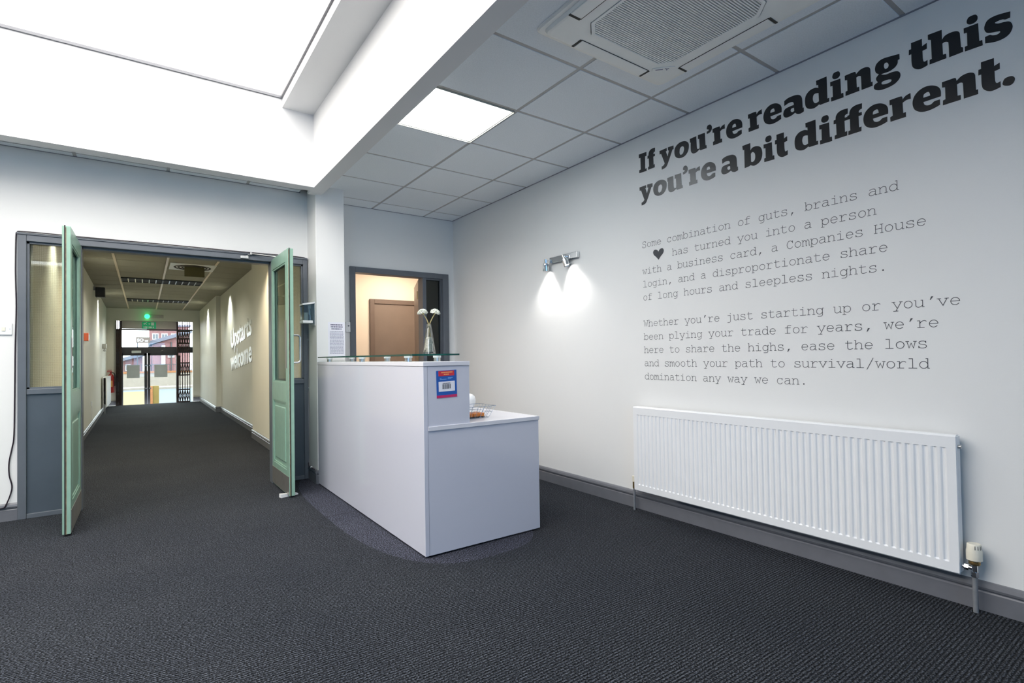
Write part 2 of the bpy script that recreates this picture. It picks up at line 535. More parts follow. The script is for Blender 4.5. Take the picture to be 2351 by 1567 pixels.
struct('wall_right', bx(XW, XW + .15, -3.1, YA + .12, -0.1, 3.2), 'wall')
struct('wall_left', bx(-4.55, -4.4, -3.1, YB + .12, -0.1, 3.7), 'far')
bm = B()                                   # back wall with the corridor opening
box(bm, -4.4, -.75, YB, YB + .10, -0.1, 3.2)
box(bm, 1.276, 1.30, YB, YB + .10, -0.1, 3.2)
box(bm, -.75, 1.276, YB, YB + .10, 2.09, 3.2)
struct('wall_back', bm, 'wall')
bm = B()                                   # alcove wall with the office door
box(bm, 1.30, 1.745, YA, YA + .10, -0.1, 3.2)
box(bm, 2.89, XW, YA, YA + .10, -0.1, 3.2)
box(bm, 1.745, 2.89, YA, YA + .10, 2.087, 3.2)
struct('wall_alcove', bm, 'wall')
struct('wall_column', bx(1.288, 1.548, 4.90, YA, -.05, H + .02, bev=.004), 'wall')
bm = B()                                   # unseen side behind the camera; window openings invented to light the room
box(bm, -4.4, -3.6, -3.12, -3.0, -.1, 3.2)
box(bm, 1.1, XW, -3.12, -3.0, -.1, 3.2)
box(bm, -2.0, -.95, -3.12, -3.0, -.1, 3.2)
box(bm, -3.6, 1.1, -3.12, -3.0, 2.6, 3.2)
box(bm, -3.6, 1.1, -3.12, -3.0, -.1, .2)
struct('wall_front', bm, 'far')
for nm, xa, xb in (('added_window_2', -3.6, -2.0), ('added_window_3', -.95, 1.1)):  # unseen windows, added to let cool daylight in
    wf = sroot(nm, ((xa + xb) / 2, -3.06, .2))
    bm = B()
    for x in (xa, xb - .06):
        box(bm, x, x + .06, -3.1, -3.03, .2, 2.6)
    for z in (.2, 2.54):
        box(bm, xa + .06, xb - .06, -3.1, -3.03, z, z + .06)
    obj('window_frame', bm, 'alu', wf)
    obj('window_pane', bx(xa + .06, xb - .06, -3.07, -3.064, .26, 2.54), 'shop', wf)

# rooflight well: upstands that hang below the tiled ceiling
struct('wall_rooflight_right', bx(1.225, 1.34, .2, 4.815, BZ, 3.62), 'bulk')
struct('wall_rooflight_back', bx(-3.62, 1.225, 4.70, 4.815, BZ, 3.62), 'bulk')
struct('wall_rooflight_left', bx(-3.62, -3.5, .2, 4.70, BZ, 3.62), 'bulk')
struct('wall_rooflight_front', bx(-3.5, 1.225, .2, .32, BZ, 3.62), 'bulk')
struct('wall_beam', bx(1.225, 1.34, 4.815, 4.92, BZ, 2.76), 'bulk')
struct('trim_1', bx(.968, 1.225, .32, 4.70, 3.278, 3.40), 'bulk')
wr = sroot('window_1', (-1.27, 2.5, 3.36))
bm = B()
for a in ((-3.5, .968, 4.684, 4.70), (-3.5, .968, .32, .336), (-3.5, -3.484, .336, 4.684), (.952, .968, .336, 4.684)):
    box(bm, *a, 3.352, 3.372)
obj('window_frame', bm, 'skirt', wr)
obj('window_pane', bx(-3.5, 1.2, .33, 4.70, 3.41, 3.418), 'sky', wr)

# ---- tiled ceiling round the well
GX, GY = 1.99, 2.71
LIGHTS = [(1.39, 2.71)]                    # lower-left corners of luminaire cells
tiles, bars = B(), B()


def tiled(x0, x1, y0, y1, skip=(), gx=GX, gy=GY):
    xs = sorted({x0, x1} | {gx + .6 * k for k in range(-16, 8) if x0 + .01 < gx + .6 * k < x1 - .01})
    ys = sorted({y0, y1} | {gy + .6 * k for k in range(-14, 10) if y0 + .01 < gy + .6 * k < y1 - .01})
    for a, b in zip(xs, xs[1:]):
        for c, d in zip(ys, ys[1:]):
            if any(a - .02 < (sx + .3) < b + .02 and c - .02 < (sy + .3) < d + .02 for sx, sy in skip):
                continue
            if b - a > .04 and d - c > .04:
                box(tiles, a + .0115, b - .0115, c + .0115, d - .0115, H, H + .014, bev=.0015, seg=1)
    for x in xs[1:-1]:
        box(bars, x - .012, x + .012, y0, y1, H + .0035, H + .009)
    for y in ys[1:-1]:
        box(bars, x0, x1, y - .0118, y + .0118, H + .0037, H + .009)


CL2 = (-1.61, -.89)
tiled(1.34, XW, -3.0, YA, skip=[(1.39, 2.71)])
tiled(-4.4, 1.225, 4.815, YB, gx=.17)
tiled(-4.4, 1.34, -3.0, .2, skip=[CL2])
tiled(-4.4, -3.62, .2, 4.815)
ce = sroot('ceiling', (0, 0, H))
bm = B()
box(bm, 1.34, XW, -3.0, YA, H + .045, H + .07)
box(bm, -4.4, 1.34, 4.815, YB, H + .045, H + .07)
box(bm, -4.4, 1.34, -3.0, .2, H + .045, H + .07)
box(bm, -4.4, -3.62, .2, 4.815, H + .045, H + .07)
obj('ceiling_board', bm, 'gap', ce)
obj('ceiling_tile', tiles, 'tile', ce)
obj('ceiling_grid', bars, 'tbar', ce)
bm = B()
box(bm, XW - .012, XW, -3.0, YA, H - .002, H + .016)
box(bm, 1.548, XW, YA - .012, YA, H - .002, H + .016)
box(bm, -4.4, 1.225, YB - .010, YB, H - .002, H + .016)
obj('ceiling_edge_trim', bm, 'joint', ce)

# ---- skirting boards
bm = B(); skirting(bm, (XW, -3.0), (XW, YA), (-1, 0)); struct('baseboard_right', bm, 'skirt')
bm = B()
skirting(bm, (-4.4, YB), (-.752, YB), (0, -1))
struct('baseboard_back', bm, 'skirt')
bm = B()
skirting(bm, (1.288, YB), (1.288, 4.90), (-1, 0))
skirting(bm, (1.288 - .01, 4.90), (1.548, 4.90), (0, -1))
struct('baseboard_column', bm, 'skirt')
bm = B()
skirting(bm, (1.548, YA), (1.743, YA), (0, -1)); skirting(bm, (2.892, YA), (XW, YA), (0, -1))
struct('baseboard_alcove', bm, 'skirt')
bm = B(); skirting(bm, (-4.4, -3.0), (-4.4, YB), (1, 0)); struct('baseboard_left', bm, 'skirt')

# ------------------------------------------------------------------ corridor
bm = B()
prism(bm, [(-.685, YB + .10, -.1), (-.80, 17.25, -.1), (-.95, 17.25, -.1), (-.90, YB + .10, -.1)], None, (0, 0, 2.9))
struct('wall_corridor_left', bm, 'corr')
bm = B()
box(bm, 1.30, 1.55, YB + .10, 8.45, -.1, 2.8)
box(bm, 1.395, 1.55, 8.45, 13.15, -.1, 2.8)
box(bm, 1.305, 1.55, 13.15, 17.25, -.1, 2.8)
struct('wall_corridor_right', bm, 'corr')
bm = B()                                   # entrance wall
box(bm, -.95, -.605, 17.25, 17.45, -1.0, 2.8)
box(bm, 1.135, 1.55, 17.25, 17.45, -1.0, 2.8)
box(bm, -.605, 1.135, 17.25, 17.45, 2.245, 2.8)
struct('wall_corridor_end', bm, 'corr')
cc = sroot('ceiling_corridor', (0, 11, CZ))
ct, cb = B(), B()
xs = [-.86, -.33, .28, .89, 1.52]
ys = [5.3] + [5.49 + .6 * k for k in range(0, 20)] + [17.25]
for a, b in zip(xs, xs[1:]):
    for c, d in zip(ys, ys[1:]):
        if d - c > .05:
            box(ct, a + .014, b - .014, c + .006, d - .006, CZ, CZ + .012)
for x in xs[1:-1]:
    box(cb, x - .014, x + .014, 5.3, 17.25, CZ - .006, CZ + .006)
obj('ceiling_board', bx(-.95, 1.55, 5.3, 17.25, CZ + .011, CZ + .05), 'gap', cc)
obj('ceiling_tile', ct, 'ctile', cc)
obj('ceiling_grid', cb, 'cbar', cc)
bm = B(); skirting(bm, (-.687, 5.42), (-.80, 17.25), (1, .009)); struct('baseboard_corridor_left', bm, 'skirt')
bm = B()
skirting(bm, (1.30, 5.42), (1.30, 8.45), (-1, 0))
skirting(bm, (1.395, 8.45), (1.395, 13.15), (-1, 0))
skirting(bm, (1.285, 13.15), (1.395, 13.15), (0, -1))
skirting(bm, (1.305, 13.15), (1.305, 17.25), (-1, 0))
struct('baseboard_corridor_right', bm, 'skirt')
bm = B()
skirting(bm, (-.80, 17.25), (-.605, 17.25), (0, -1)); skirting(bm, (1.135, 17.25), (1.305, 17.25), (0, -1))
struct('baseboard_corridor_end', bm, 'skirt')

# ------------------------------------------------------------------ office behind the alcove door
struct('wall_office_back', bx(1.55, 4.3, 7.1, 7.2, -.1, 2.6), 'warm_lit')
struct('wall_office_left', bx(1.55, 1.62, 5.46, 7.1, -.1, 2.6), 'warm_lit')
struct('wall_office_right', bx(4.2, 4.3, 5.46, 7.1, -.1, 2.6), 'warm_lit')
struct('wall_office_front', bx(3.12, 4.2, 5.36, 5.46, -.1, 2.6), 'warm_lit')
struct('ceiling_office', bx(1.62, 4.2, 5.46, 7.1, 2.45, 2.5), 'wall')

# ------------------------------------------------------------------ door screens
t1 = sroot('trim_2', (.26, 5.23, 0), 'slate grey painted timber screen round the corridor doors')
bm = B()
FY0, FY1 = 5.168, 5.30
box(bm, -.752, -.703, FY0, FY1, 0, 2.092, bev=.004)
box(bm, 1.240, 1.278, FY0, FY1, 0, 2.092, bev=.004)
obj('jamb', bm, 'frame', t1)
bm = B()
box(bm, -.703, 1.240, FY0, FY1, 2.034, 2.092, bev=.004)
box(bm, -.385, .952, FY0 + .05, FY1, 2.018, 2.036)
obj('head', bm, 'frame', t1)
obj('architrave', bx(-.756, 1.280, FY0 - .008, FY0 + .02, 2.080, 2.096, bev=.003), 'frame', t1)
for x0, x1 in ((-.438, -.388), (.957, 1.006)):
    obj('mullion', bx(x0, x1, FY0 + .012, FY1, 0, 2.034, bev=.003), 'frame', t1)
for x0, x1 in ((-.703, -.438), (1.006, 1.240)):
    obj('rail', bx(x0, x1, FY0 + .004, FY1, .905, .945, bev=.003), 'frame', t1)
    obj('bottom_rail', bx(x0, x1, FY0 + .004, FY1, 0, .035, bev=.003), 'frame', t1)
    obj('lower_panel', bx(x0, x1, FY0 + .018, FY1 - .03, .035, .905), 'fpanel', t1)
    bm = B()
    for a in ((x0, x0 + .014, .945, 2.034), (x1 - .014, x1, .945, 2.034), (x0, x1, .945, .957), (x0, x1, 2.020, 2.034)):
        box(bm, a[0], a[1], FY0 + .022, FY0 + .055, a[2], a[3])
    obj('glazing_bead', bm, 'frame', t1)
    obj('wired_pane', bx(x0 + .006, x1 - .006, FY0 + .058, FY0 + .064, .95, 2.03), 'wired', t1)

t2 = sroot('trim_3', (2.32, 5.36, 0), 'slate grey painted frame of the office doorway')
AY0, AY1 = 5.335, 5.46
bm = B()
box(bm, 1.742, 1.800, AY0, AY1, 0, 2.090, bev=.004)
box(bm, 2.818, 2.892, AY0, AY1, 0, 2.090, bev=.004)
obj('jamb', bm, 'frame', t2)
obj('head', bx(1.800, 2.818, AY0, AY1, 2.030, 2.090, bev=.004), 'frame', t2)
obj('mullion', bx(2.565, 2.606, AY0 + .006, AY1, 0, 2.030, bev=.003), 'frame', t2)
obj('side_pane', bx(2.606, 2.818, AY0 + .06, AY0 + .066, 0.02, 2.030), 'smoke', t2)
bm = B()
for a in ((2.606, 2.620, .02, 2.03), (2.800, 2.818, .02, 2.03), (2.62, 2.80, 2.014, 2.03)):
    box(bm, a[0], a[1], AY0 + .03, AY0 + .06, a[2], a[3])
obj('glazing_bead', bm, 'frame', t2)

# ---- green double doors, standing open towards the camera
def green_door(name, x0, x1, y0, y1, face, label, tilt=0.0, ztop=2.036):
    """leaf seen along its inner face; face=+1: inner face at x1, -1: inner face at x0"""
    d = sroot(name, (x0 if face > 0 else x1, y1, 0), label)
    zb = .014
    piv = ((x0 + x1) / 2, y1, 0)
    xm = (x0 + x1) / 2
    xi = x1 if face > 0 else x0                  # inner face
    W = lambda b: bmesh.ops.rotate(b, verts=b.verts, cent=piv, matrix=Matrix.Rotation(tilt, 3, 'Z'))
    bm = B()
    st = .10
    box(bm, x0, x1, y0, y0 + st, zb, ztop, bev=.003)
    box(bm, x0, x1, y1 - st, y1, zb, ztop, bev=.003)
    box(bm, x0, x1, y0 + st, y1 - st, ztop - .10, ztop)
    box(bm, x0, x1, y0 + st, y1 - st, .775, .935)
    box(bm, x0, x1, y0 + st, y1 - st, zb, .215)
    W(bm); obj('door_leaf', bm, 'green', d)
    bm = B()                                     # fielded lower panel
    box(bm, xm - .012, xm + .012, y0 + st, y1 - st, .215, .775)
    box(bm, xm - .019, xm + .019, y0 + st + .05, y1 - st - .05, .265, .725, bev=.006)
    W(bm); obj('lower_panel', bm, 'green', d)
    bm = B()                                     # mouldings round panel and glass, both faces
    for (za, zc) in ((.215, .775), (.935, ztop - .10)):
        for s in (x0 + .004, x1 - .016):
            box(bm, s, s + .012, y0 + st, y0 + st + .014, za, zc)
            box(bm, s, s + .012, y1 - st - .014, y1 - st, za, zc)
            box(bm, s, s + .012, y0 + st, y1 - st, za, za + .014)
            box(bm, s, s + .012, y0 + st, y1 - st, zc - .014, zc)
    W(bm); obj('moulding', bm, 'green', d)
    bm = bx(xm - .003, xm + .003, y0 + st - .006, y1 - st + .006, .93, ztop - .094)
    W(bm); obj('door_pane', bm, 'dgl', d)
    bm = bx(xi - .001 if face > 0 else xi - .0025, xi + .0025 if face > 0 else xi + .001, y0 + .006, y1 - .006, zb + .006, .168)
    W(bm); obj('kick_plate', bm, 'kick', d)
    bm = B()                                     # draught seal and worn strip down the meeting edge
    xa = x0 + .011 if face > 0 else x0 + .009
    box(bm, xa, xa + .007, y0 - .0022, y0 + .004, zb, ztop + .004)
    W(bm); obj('draught_seal', bm, 'dark', d)
    bm = bx(xa + .007 if face > 0 else xa - .004, xa + .011 if face > 0 else xa, y0 - .0015, y0 + .003, zb, ztop - .01)
    W(bm); obj('worn_edge', bm, 'worn', d)
    return d, W


dl, Wl = green_door('door_1', -.437, -.393, 4.476, 5.166, +1, 'open mint green door leaf on the near side of the corridor mouth', .0)
bm = bx(-.395, -.3895, 4.478, 4.545, 1.10, 1.30); Wl(bm); obj('finger_plate', bm, 'kick', dl)
dr, Wr = green_door('door_2', .960, 1.004, 4.545, 5.235, -1, 'open mint green door leaf beside the white counter', .012, 2.05)
bm = bx(.9575, .962, 4.600, 4.655, 1.06, 1.46, bev=.001); Wr(bm); obj('lock_plate', bm, 'kick', dr)
bm = B()
tube(bm, [(1.004, 4.60, 1.335), (1.045, 4.60, 1.335), (1.058, 4.60, 1.330), (1.066, 4.60, 1.315), (1.066, 4.60, 1.125), (1.058, 4.60, 1.110), (1.045, 4.60, 1.105), (1.004, 4.60, 1.105)], .0085, 10)
Wr(bm); obj('pull_handle', bm, 'steel', dr, True)
bm = B()                                        # folding closer arm over the frame
tube(bm, [(.735, 5.172, 2.052), (.79, 5.150, 2.088)], .006, 8)
tube(bm, [(.79, 5.150, 2.088), (.985, 5.10, 2.070)], .005, 8)
cyl(bm, (.79, 5.150, 2.080), (.79, 5.150, 2.098), .010, n=12)
obj('closer_arm', bm, 'steel', dr, True)
bm = B()
box(bm, .705, .77, 5.150, 5.167, 2.040, 2.064, bev=.003)
obj('closer_bracket', bm, 'steel', dr)

# ---- office door leaf, swung inwards, and the brown door beyond
d3 = sroot('door_3', (2.575, 5.46, 0), 'brown office door leaf swung back behind the grey frame')
bm = B()
vx, vy = .36, .94
prism(bm, [(2.565, 5.462, .01), (2.565 + .70 * vx, 5.462 + .70 * vy, .01), (2.565 + .70 * vx + .04 * vy, 5.462 + .70 * vy - .04 * vx, .01), (2.565 + .04 * vy, 5.462 - .0, .01)], None, (0, 0, 2.01))
obj('door_leaf', bm, 'brown', d3)
for z in (.25, 1.05, 1.80):
    bm = B()
    cyl(bm, (2.558, 5.470, z), (2.558, 5.470, z + .09), .006, n=10)
    obj('hinge', bm, 'brass', d3)
d4 = sroot('door_4', (2.95, 7.1, 0), 'closed brown door on the far wall of the office')
bm = B()
for a in ((2.585, 2.65, 0, 1.965), (3.45, 3.515, 0, 1.965), (2.65, 3.45, 1.90, 1.965)):
    box(bm, a[0], a[1], 7.065, 7.1, a[2], a[3], bev=.004)
obj('door_frame', bm, 'brownf', d4)
obj('door_leaf', bx(2.652, 3.448, 7.08, 7.1, .005, 1.898), 'brown', d4)
bm = B(); cyl(bm, (3.38, 7.08, 1.0), (3.38, 7.04, 1.0), .009); tube(bm, [(3.38, 7.04, 1.0), (3.27, 7.04, 1.0)], .008)
obj('door_handle', bm, 'steel', d4, True)

# ---- street entrance at the far end
de = sroot('door_5', (.2, 17.38, -.65), 'glazed double street doors at the far end of the corridor')
bm = B()
box(bm, -.605, -.484, 17.34, 17.42, -.95, 2.03); box(bm, .768, 1.135, 17.40, 17.42, -.95, -.9)
box(bm, -.484, .768, 17.34, 17.42, 1.372, 1.54)
box(bm, -.605, 1.135, 17.34, 17.42, 1.995, 2.03)
box(bm, .758, .800, 17.34, 17.42, -.95, 2.03)
box(bm, .800, 1.135, 17.36, 17.42, 1.372, 1.54)
obj('door_frame', bm, 'alu', de)
for x0, x1 in ((-.484, .074), (.078, .768)):
    bm = B()
    s = .064
    box(bm, x0, x0 + (s if x0 > 0 else .03), 17.35, 17.41, -.9, 1.372)
    box(bm, x1 - (s if x0 < 0 else .03), x1, 17.35, 17.41, -.9, 1.372)
    box(bm, x0, x1, 17.35, 17.41, 1.31, 1.372); box(bm, x0, x1, 17.35, 17.41, -.9, -.72)
    obj('door_leaf', bm, 'alu', de)
    obj('door_pane', bx(x0 + .03, x1 - .03, 17.377, 17.383, -.72, 1.32), 'glass', de)
obj('transom_pane', bx(-.484, .758, 17.377, 17.383, 1.54, 1.995), 'glass', de)
obj('side_pane', bx(.80, 1.135, 17.377, 17.383, -.9, 1.995), 'glass', de)
for x0, x1 in ((-.375, -.095), (.235, .535)):
    obj('manifestation_square', bx(x0, x1, 17.372, 17.3765, .705, 1.05), 'manif', de)
obj('closer_box', bx(-.27, -.06, 17.30, 17.345, 1.375, 1.44, bev=.006), 'manif', de)
for z in (.40, 1.02):
    for x in (.03, .115):
        obj('lock_keep', bx(x, x + .05, 17.338, 17.35, z, z + .03), 'steel', de)
obj('threshold', bx(-.605, 1.135, 17.145, 17.40, -1.0, -.92), 'stone', de)
tr = struct('trim_4', bx(-.48, .745, 17.26, 17.335, 2.032, 2.243, bev=.004), 'housing')

# =================================================================== THINGS
# ------------------------------------------------------------------ ceiling lights
def ceiling_light(x, y, label, on=True):
    t = thing('ceiling_light_panel', label, 'ceiling light', (x + .3, y + .3, H), 'square ceiling light panels')
    a, b, c, d = x + .012, x + .588, y + .012, y + .588
    bm = B()
    for q in ((a, a + .004, c, d), (b - .004, b, c, d), (a, b, c, c + .004), (a, b, d - .004, d)):
        box(bm, q[0], q[1], q[2], q[3], H - .003, H + .036)
    obj('frame', bm, 'cream', t)
    obj('diffuser', bx(a + .004, b - .004, c + .004, d - .004, H + .024, H + .034), 'panel', t)


ceiling_light(1.40, 2.72, 'lit square ceiling light panel in the tiled ceiling above the counter')
ceiling_light(-1.60, -.88, 'lit square ceiling light panel behind the rooflight well, seen only as a reflection')

# ------------------------------------------------------------------ ceiling cassette
ac = thing('air_conditioner', 'square off-white ceiling cassette air conditioner above the lettered wall', 'air conditioner', (2.035, 1.51, H))
cx, cy, hw = 2.035, 1.51, .47
bm = B()                                         # outer rim: a shallow tray with rounded corners
rim = []


def rrect(h, r, z, n=5):
    pts = []
    for sx, sy, a0 in ((1, 1, 0), (-1, 1, PI / 2), (-1, -1, PI), (1, -1, 1.5 * PI)):
        for k in range(n + 1):
            a = a0 + PI / 2 * k / n
            pts.append((cx + sx * (h - r) + r * math.cos(a), cy + sy * (h - r) + r * math.sin(a), z))
    return pts


loops = [[bm.verts.new(p) for p in rrect(h, r, z)] for h, r, z in ((hw, .04, H + .002), (hw, .04, H - .006), (hw - .008, .036, H - .012), (hw - .03, .03, H - .012), (hw - .038, .028, H - .026), (hw - .05, .026, H - .028))]
inner = rrect(.33, .02, H - .028)
loops.append([bm.verts.new(p) for p in inner])
for a, b in zip(loops, loops[1:]):
    n = len(a)
    for k in range(n):
        bm.faces.new((a[k], a[(k + 1) % n], b[(k + 1) % n], b[k]))
obj('rim_panel', bm, 'acw', ac)
bm = B()                                         # return-air grille, corners cut off, fine slats along x
g, ct_ = .305, .063
GZ = H - .030
oct_ = [(g - ct_, g), (-(g - ct_), g), (-g, g - ct_), (-g, -(g - ct_)), (-(g - ct_), -g), (g - ct_, -g), (g, -(g - ct_)), (g, g - ct_)]
prism(bm, [(cx + x, cy + y, H - .012) for x, y in oct_], None, (0, 0, .004))
obj('filter', bm, 'acdark', ac)
bm = B()
y = -g + .006
while y < g - .004:
    half = g - .012 - max(0, abs(y) - (g - ct_))
    box(bm, cx - half, cx + half, cy + y - .0028, cy + y + .0028, GZ, GZ + .010)
    y += .0118
obj('grille_slats', bm, 'acw', ac)
bm = B()
O = [(cx + x, cy + y) for x, y in oct_]
I = [(cx + x * .955, cy + y * .955) for x, y in oct_]
for k in range(8):
    j = (k + 1) % 8
    prism(bm, [(*O[k], GZ - .001), (*O[j], GZ - .001), (*I[j], GZ - .001), (*I[k], GZ - .001)], None, (0, 0, .012))
for x in (-.1, .1):
    box(bm, cx + x - .002, cx + x + .002, cy - g + .01, cy + g - .01, GZ + .006, GZ + .012)
obj('grille_frame', bm, 'acw', ac)
bm = B()                                         # flat margin between grille and vanes
inner2 = [(cx + x * 1.01, cy + y * 1.01, GZ + .002) for x, y in oct_]
ring = [bm.verts.new(p) for p in inner2]
out = [(.350, .350), (-.350, .350), (-.350, -.350), (.350, -.350)]
ov = [bm.verts.new((cx + x, cy + y, GZ + .0015)) for x, y in out]
order = [(0, [7, 0]), (1, [1, 2]), (2, [3, 4]), (3, [5, 6])]
for q, (a, b) in order:
    bm.faces.new((ov[q], ring[a], ring[b]))
for q in range(4):
    a = order[q][1][1]; b = order[(q + 1) % 4][1][0]
    bm.faces.new((ov[q], ring[a], ring[b], ov[(q + 1) % 4]))
obj('inner_panel', bm, 'acw', ac)
for k in range(4):                               # four air vanes with dark slots at their ends
    R = Matrix.Rotation(k * PI / 2, 3, 'Z')
    bm = B()
    box(bm, cx + .366, cx + .430, cy - .245, cy + .245, GZ - .001, GZ + .006, bev=.002)
    bmesh.ops.rotate(bm, verts=bm.verts, cent=(cx, cy, 0), matrix=R)
    vn = obj('air_vane', bm, 'acw', ac)
    for q in ((.366, .432, -.259, -.247), (.366, .432, .247, .259), (.3630, .3650, -.25, .25)):
        bm = bx(cx + q[0], cx + q[1], cy + q[2], cy + q[3], GZ - .0004, GZ + .003)
        bmesh.ops.rotate(bm, verts=bm.verts, cent=(cx, cy, 0), matrix=R)
        obj('vane_slot', bm, 'acdark', ac)
bm = B()                                         # corner badge
box(bm, cx + .245, cx + .365, cy + .294, cy + .324, GZ - .002, GZ + .002, bev=.001)
bmesh.ops.rotate(bm, verts=bm.verts, cent=(cx + .30, cy + .31, 0), matrix=Matrix.Rotation(-PI / 4, 3, 'Z'))
bd = obj('badge', bm, 'acw', ac)
bm = B()
box(bm, cx + .262, cx + .302, cy + .306, cy + .313, GZ - .0028, GZ - .0018)
for s in (0, 2 * PI / 3, 4 * PI / 3):
    c0 = Vector((cx + .323, cy + .310, GZ - .0028))
    d0 = Vector((math.sin(s), math.cos(s), 0)); p0 = Vector((d0.y, -d0.x, 0))
    prism(bm, [c0, c0 + d0 * .007 + p0 * .004, c0 + d0 * .014, c0 + d0 * .007 - p0 * .004], None, (0, 0, .001))
bmesh.ops.rotate(bm, verts=bm.verts, cent=(cx + .30, cy + .31, 0), matrix=Matrix.Rotation(-PI / 4, 3, 'Z'))
obj('emblem', bm, 'pgrey', bd)

# ------------------------------------------------------------------ reception counter
D0, D1 = 2.685, 4.87
dk = thing('reception_desk', 'white gloss reception counter with raised front and lower desk behind', 'reception desk', (1.70, 3.78, 0))
obj('front_panel', bx(1.286, 1.311, D0, D1, .012, 1.079, bev=.0015), 'desk', dk)
bm = B()
prism(bm, [(1.3125, D0 + .002, .012), (2.104, D0 + .002, .012), (2.104, D0 + .002, .711), (1.586, D0 + .002, .711), (1.586, D0 + .002, 1.079), (1.3125, D0 + .002, 1.079)], None, (0, .024, 0))
obj('end_panel', bm, 'desk', dk)
bm = B()
prism(bm, [(1.3125, D1 - .026, .012), (2.104, D1 - .026, .012), (2.104, D1 - .026, .711), (1.586, D1 - .026, .711), (1.586, D1 - .026, 1.079), (1.3125, D1 - .026, 1.079)], None, (0, .024, 0))
obj('far_end_panel', bm, 'desk', dk)
obj('counter_top', bx(1.284, 1.588, D0 - .003, D1 + .002, 1.0805, 1.105, bev=.0015), 'desktop', dk)
obj('upper_back_panel', bx(1.560, 1.584, D0 + .028, D1 - .028, .737, 1.079), 'desk', dk)
obj('worktop', bx(1.3125, 2.108, D0 - .006, D1, .7125, .737, bev=.0015), 'desktop', dk)
obj('modesty_panel', bx(1.95, 1.97, D0 + .03, D1 - .03, .2, .71), 'desk', dk)
for x in (1.33, 2.07):
    for yy in (D0 + .05, D1 - .06):
        bm = B()
        cyl(bm, (x, yy, 0), (x, yy, .014), .018, n=14)
        obj('levelling_foot', bm, 'black', dk)
gs = obj('glass_shelf', bx(1.286, 1.602, 2.83, 4.86, 1.1415, 1.1515, bev=.001), 'glass', dk)
bm = B()                                         # deep green look through the polished edges
box(bm, 1.2852, 1.2862, 2.83, 4.86, 1.1415, 1.1515); box(bm, 1.286, 1.602, 2.8292, 2.8302, 1.1415, 1.1515)
box(bm, 1.6018, 1.6028, 2.83, 4.86, 1.1415, 1.1515)
obj('polished_edge', bm, 'gedge', gs)
for xx in (1.345, 1.545):
    for yy in (3.02, 3.86, 4.70):
        bm = B()
        cyl(bm, (xx, yy, 1.105), (xx, yy, 1.1285), .0215, n=20)
        so = obj('shelf_support', bm, 'steel', dk, True)
        bm = B(); cyl(bm, (xx, yy, 1.1285), (xx, yy, 1.1412), .026, n=20)
        obj('support_cap', bm, 'white', so, True)

# notice stuck on the end of the counter
nt_ = thing('counter_notice', 'blue and red notice with a barcode stuck on the counter end', 'notice', (1.433, D0 - .001, .975))
NP = [(1.366, 1.052), (1.4985, 1.0565), (1.5015, .8985), (1.3685, .895)]


def npt(u, v, dy):
    a = Vector((NP[0][0], NP[0][1])).lerp(Vector((NP[1][0], NP[1][1])), u)
    b = Vector((NP[3][0], NP[3][1])).lerp(Vector((NP[2][0], NP[2][1])), u)
    c = a.lerp(b, v)
    return (c.x, D0 + .0012 - dy, c.y)


def nquad(bm, u0, u1, v0, v1, dy):
    prism(bm, [npt(u0, v0, dy), npt(u1, v0, dy), npt(u1, v1, dy), npt(u0, v1, dy)], None, (0, .0004, 0))


bm = B(); nquad(bm, 0, 1, 0, 1, .001); obj('backing_sheet', bm, 'blue', nt_)
bm = B(); nquad(bm, 0, 1, .905, 1, .0016); obj('lower_band', bm, 'pink', nt_)
bm = B(); nquad(bm, .11, .885, .02, .205, .0016); hd = obj('heading_box', bm, 'red', nt_)
bm = B()
for a, b in ((.24, .76),):
    u = a
    while u < b:
        nquad(bm, u, u + .035, .055, .095, .0021); u += .047
u = .37
while u < .60:
    nquad(bm, u, u + .038, .125, .170, .0021); u += .052
obj('heading_text', bm, 'yell', hd)
bm = B()
for v, (a, b) in ((.275, (.17, .24)), (.265, (.57, .80)), (.315, (.17, .50)), (.305, (.56, .72))):
    u = a
    while u < b:
        nquad(bm, u, u + .022, v, v + .020, .0016); u += .030
obj('small_text', bm, 'lblue', nt_)
bm = B(); nquad(bm, .105, .90, .405, .77, .0016); lb = obj('barcode_label', bm, 'paper', nt_)
bm = B()
u = .28
random.seed(3)
while u < .69:
    ww = random.choice((.008, .012, .022, .030))
    nquad(bm, u, u + ww, .505, .68, .0021); u += ww + random.choice((.010, .014, .020))
u = .30
while u < .66:
    nquad(bm, u, u + .018, .462, .488, .0021); u += .027
obj('barcode', bm, 'black', lb)

# ------------------------------------------------------------------ vase and its two flowers
VX, VY, VZ = 1.530, 3.10, 1.1517
vs = thing('glass_vase', 'tapered clear glass vase with pale gravel on the glass shelf', 'vase', (VX, VY, VZ))
bm = B()
prof = [(.004, 0.0), (.040, 0.0), (.0425, .003), (.041, .012), (.030, .09), (.019, .165), (.0145, .190), (.0155, .197), (.0135, .198), (.012, .190), (.0165, .165), (.0275, .09), (.0375, .014), (.004, .010)]
lathe(bm, prof, (VX, VY, VZ), 28); obj('vase_body', bm, 'vase', vs, True)
bm = B()
lathe(bm, [(.001, .011), (.0370, .0145), (.0345, .035), (.0288, .080), (.0245, .108), (.001, .112)], (VX, VY, VZ), 18)
for v in bm.verts:
    v.co += Vector((random.uniform(-1, 1), random.uniform(-1, 1), random.uniform(-1, 1))) * .0016
obj('gravel', bm, 'pebble', vs)


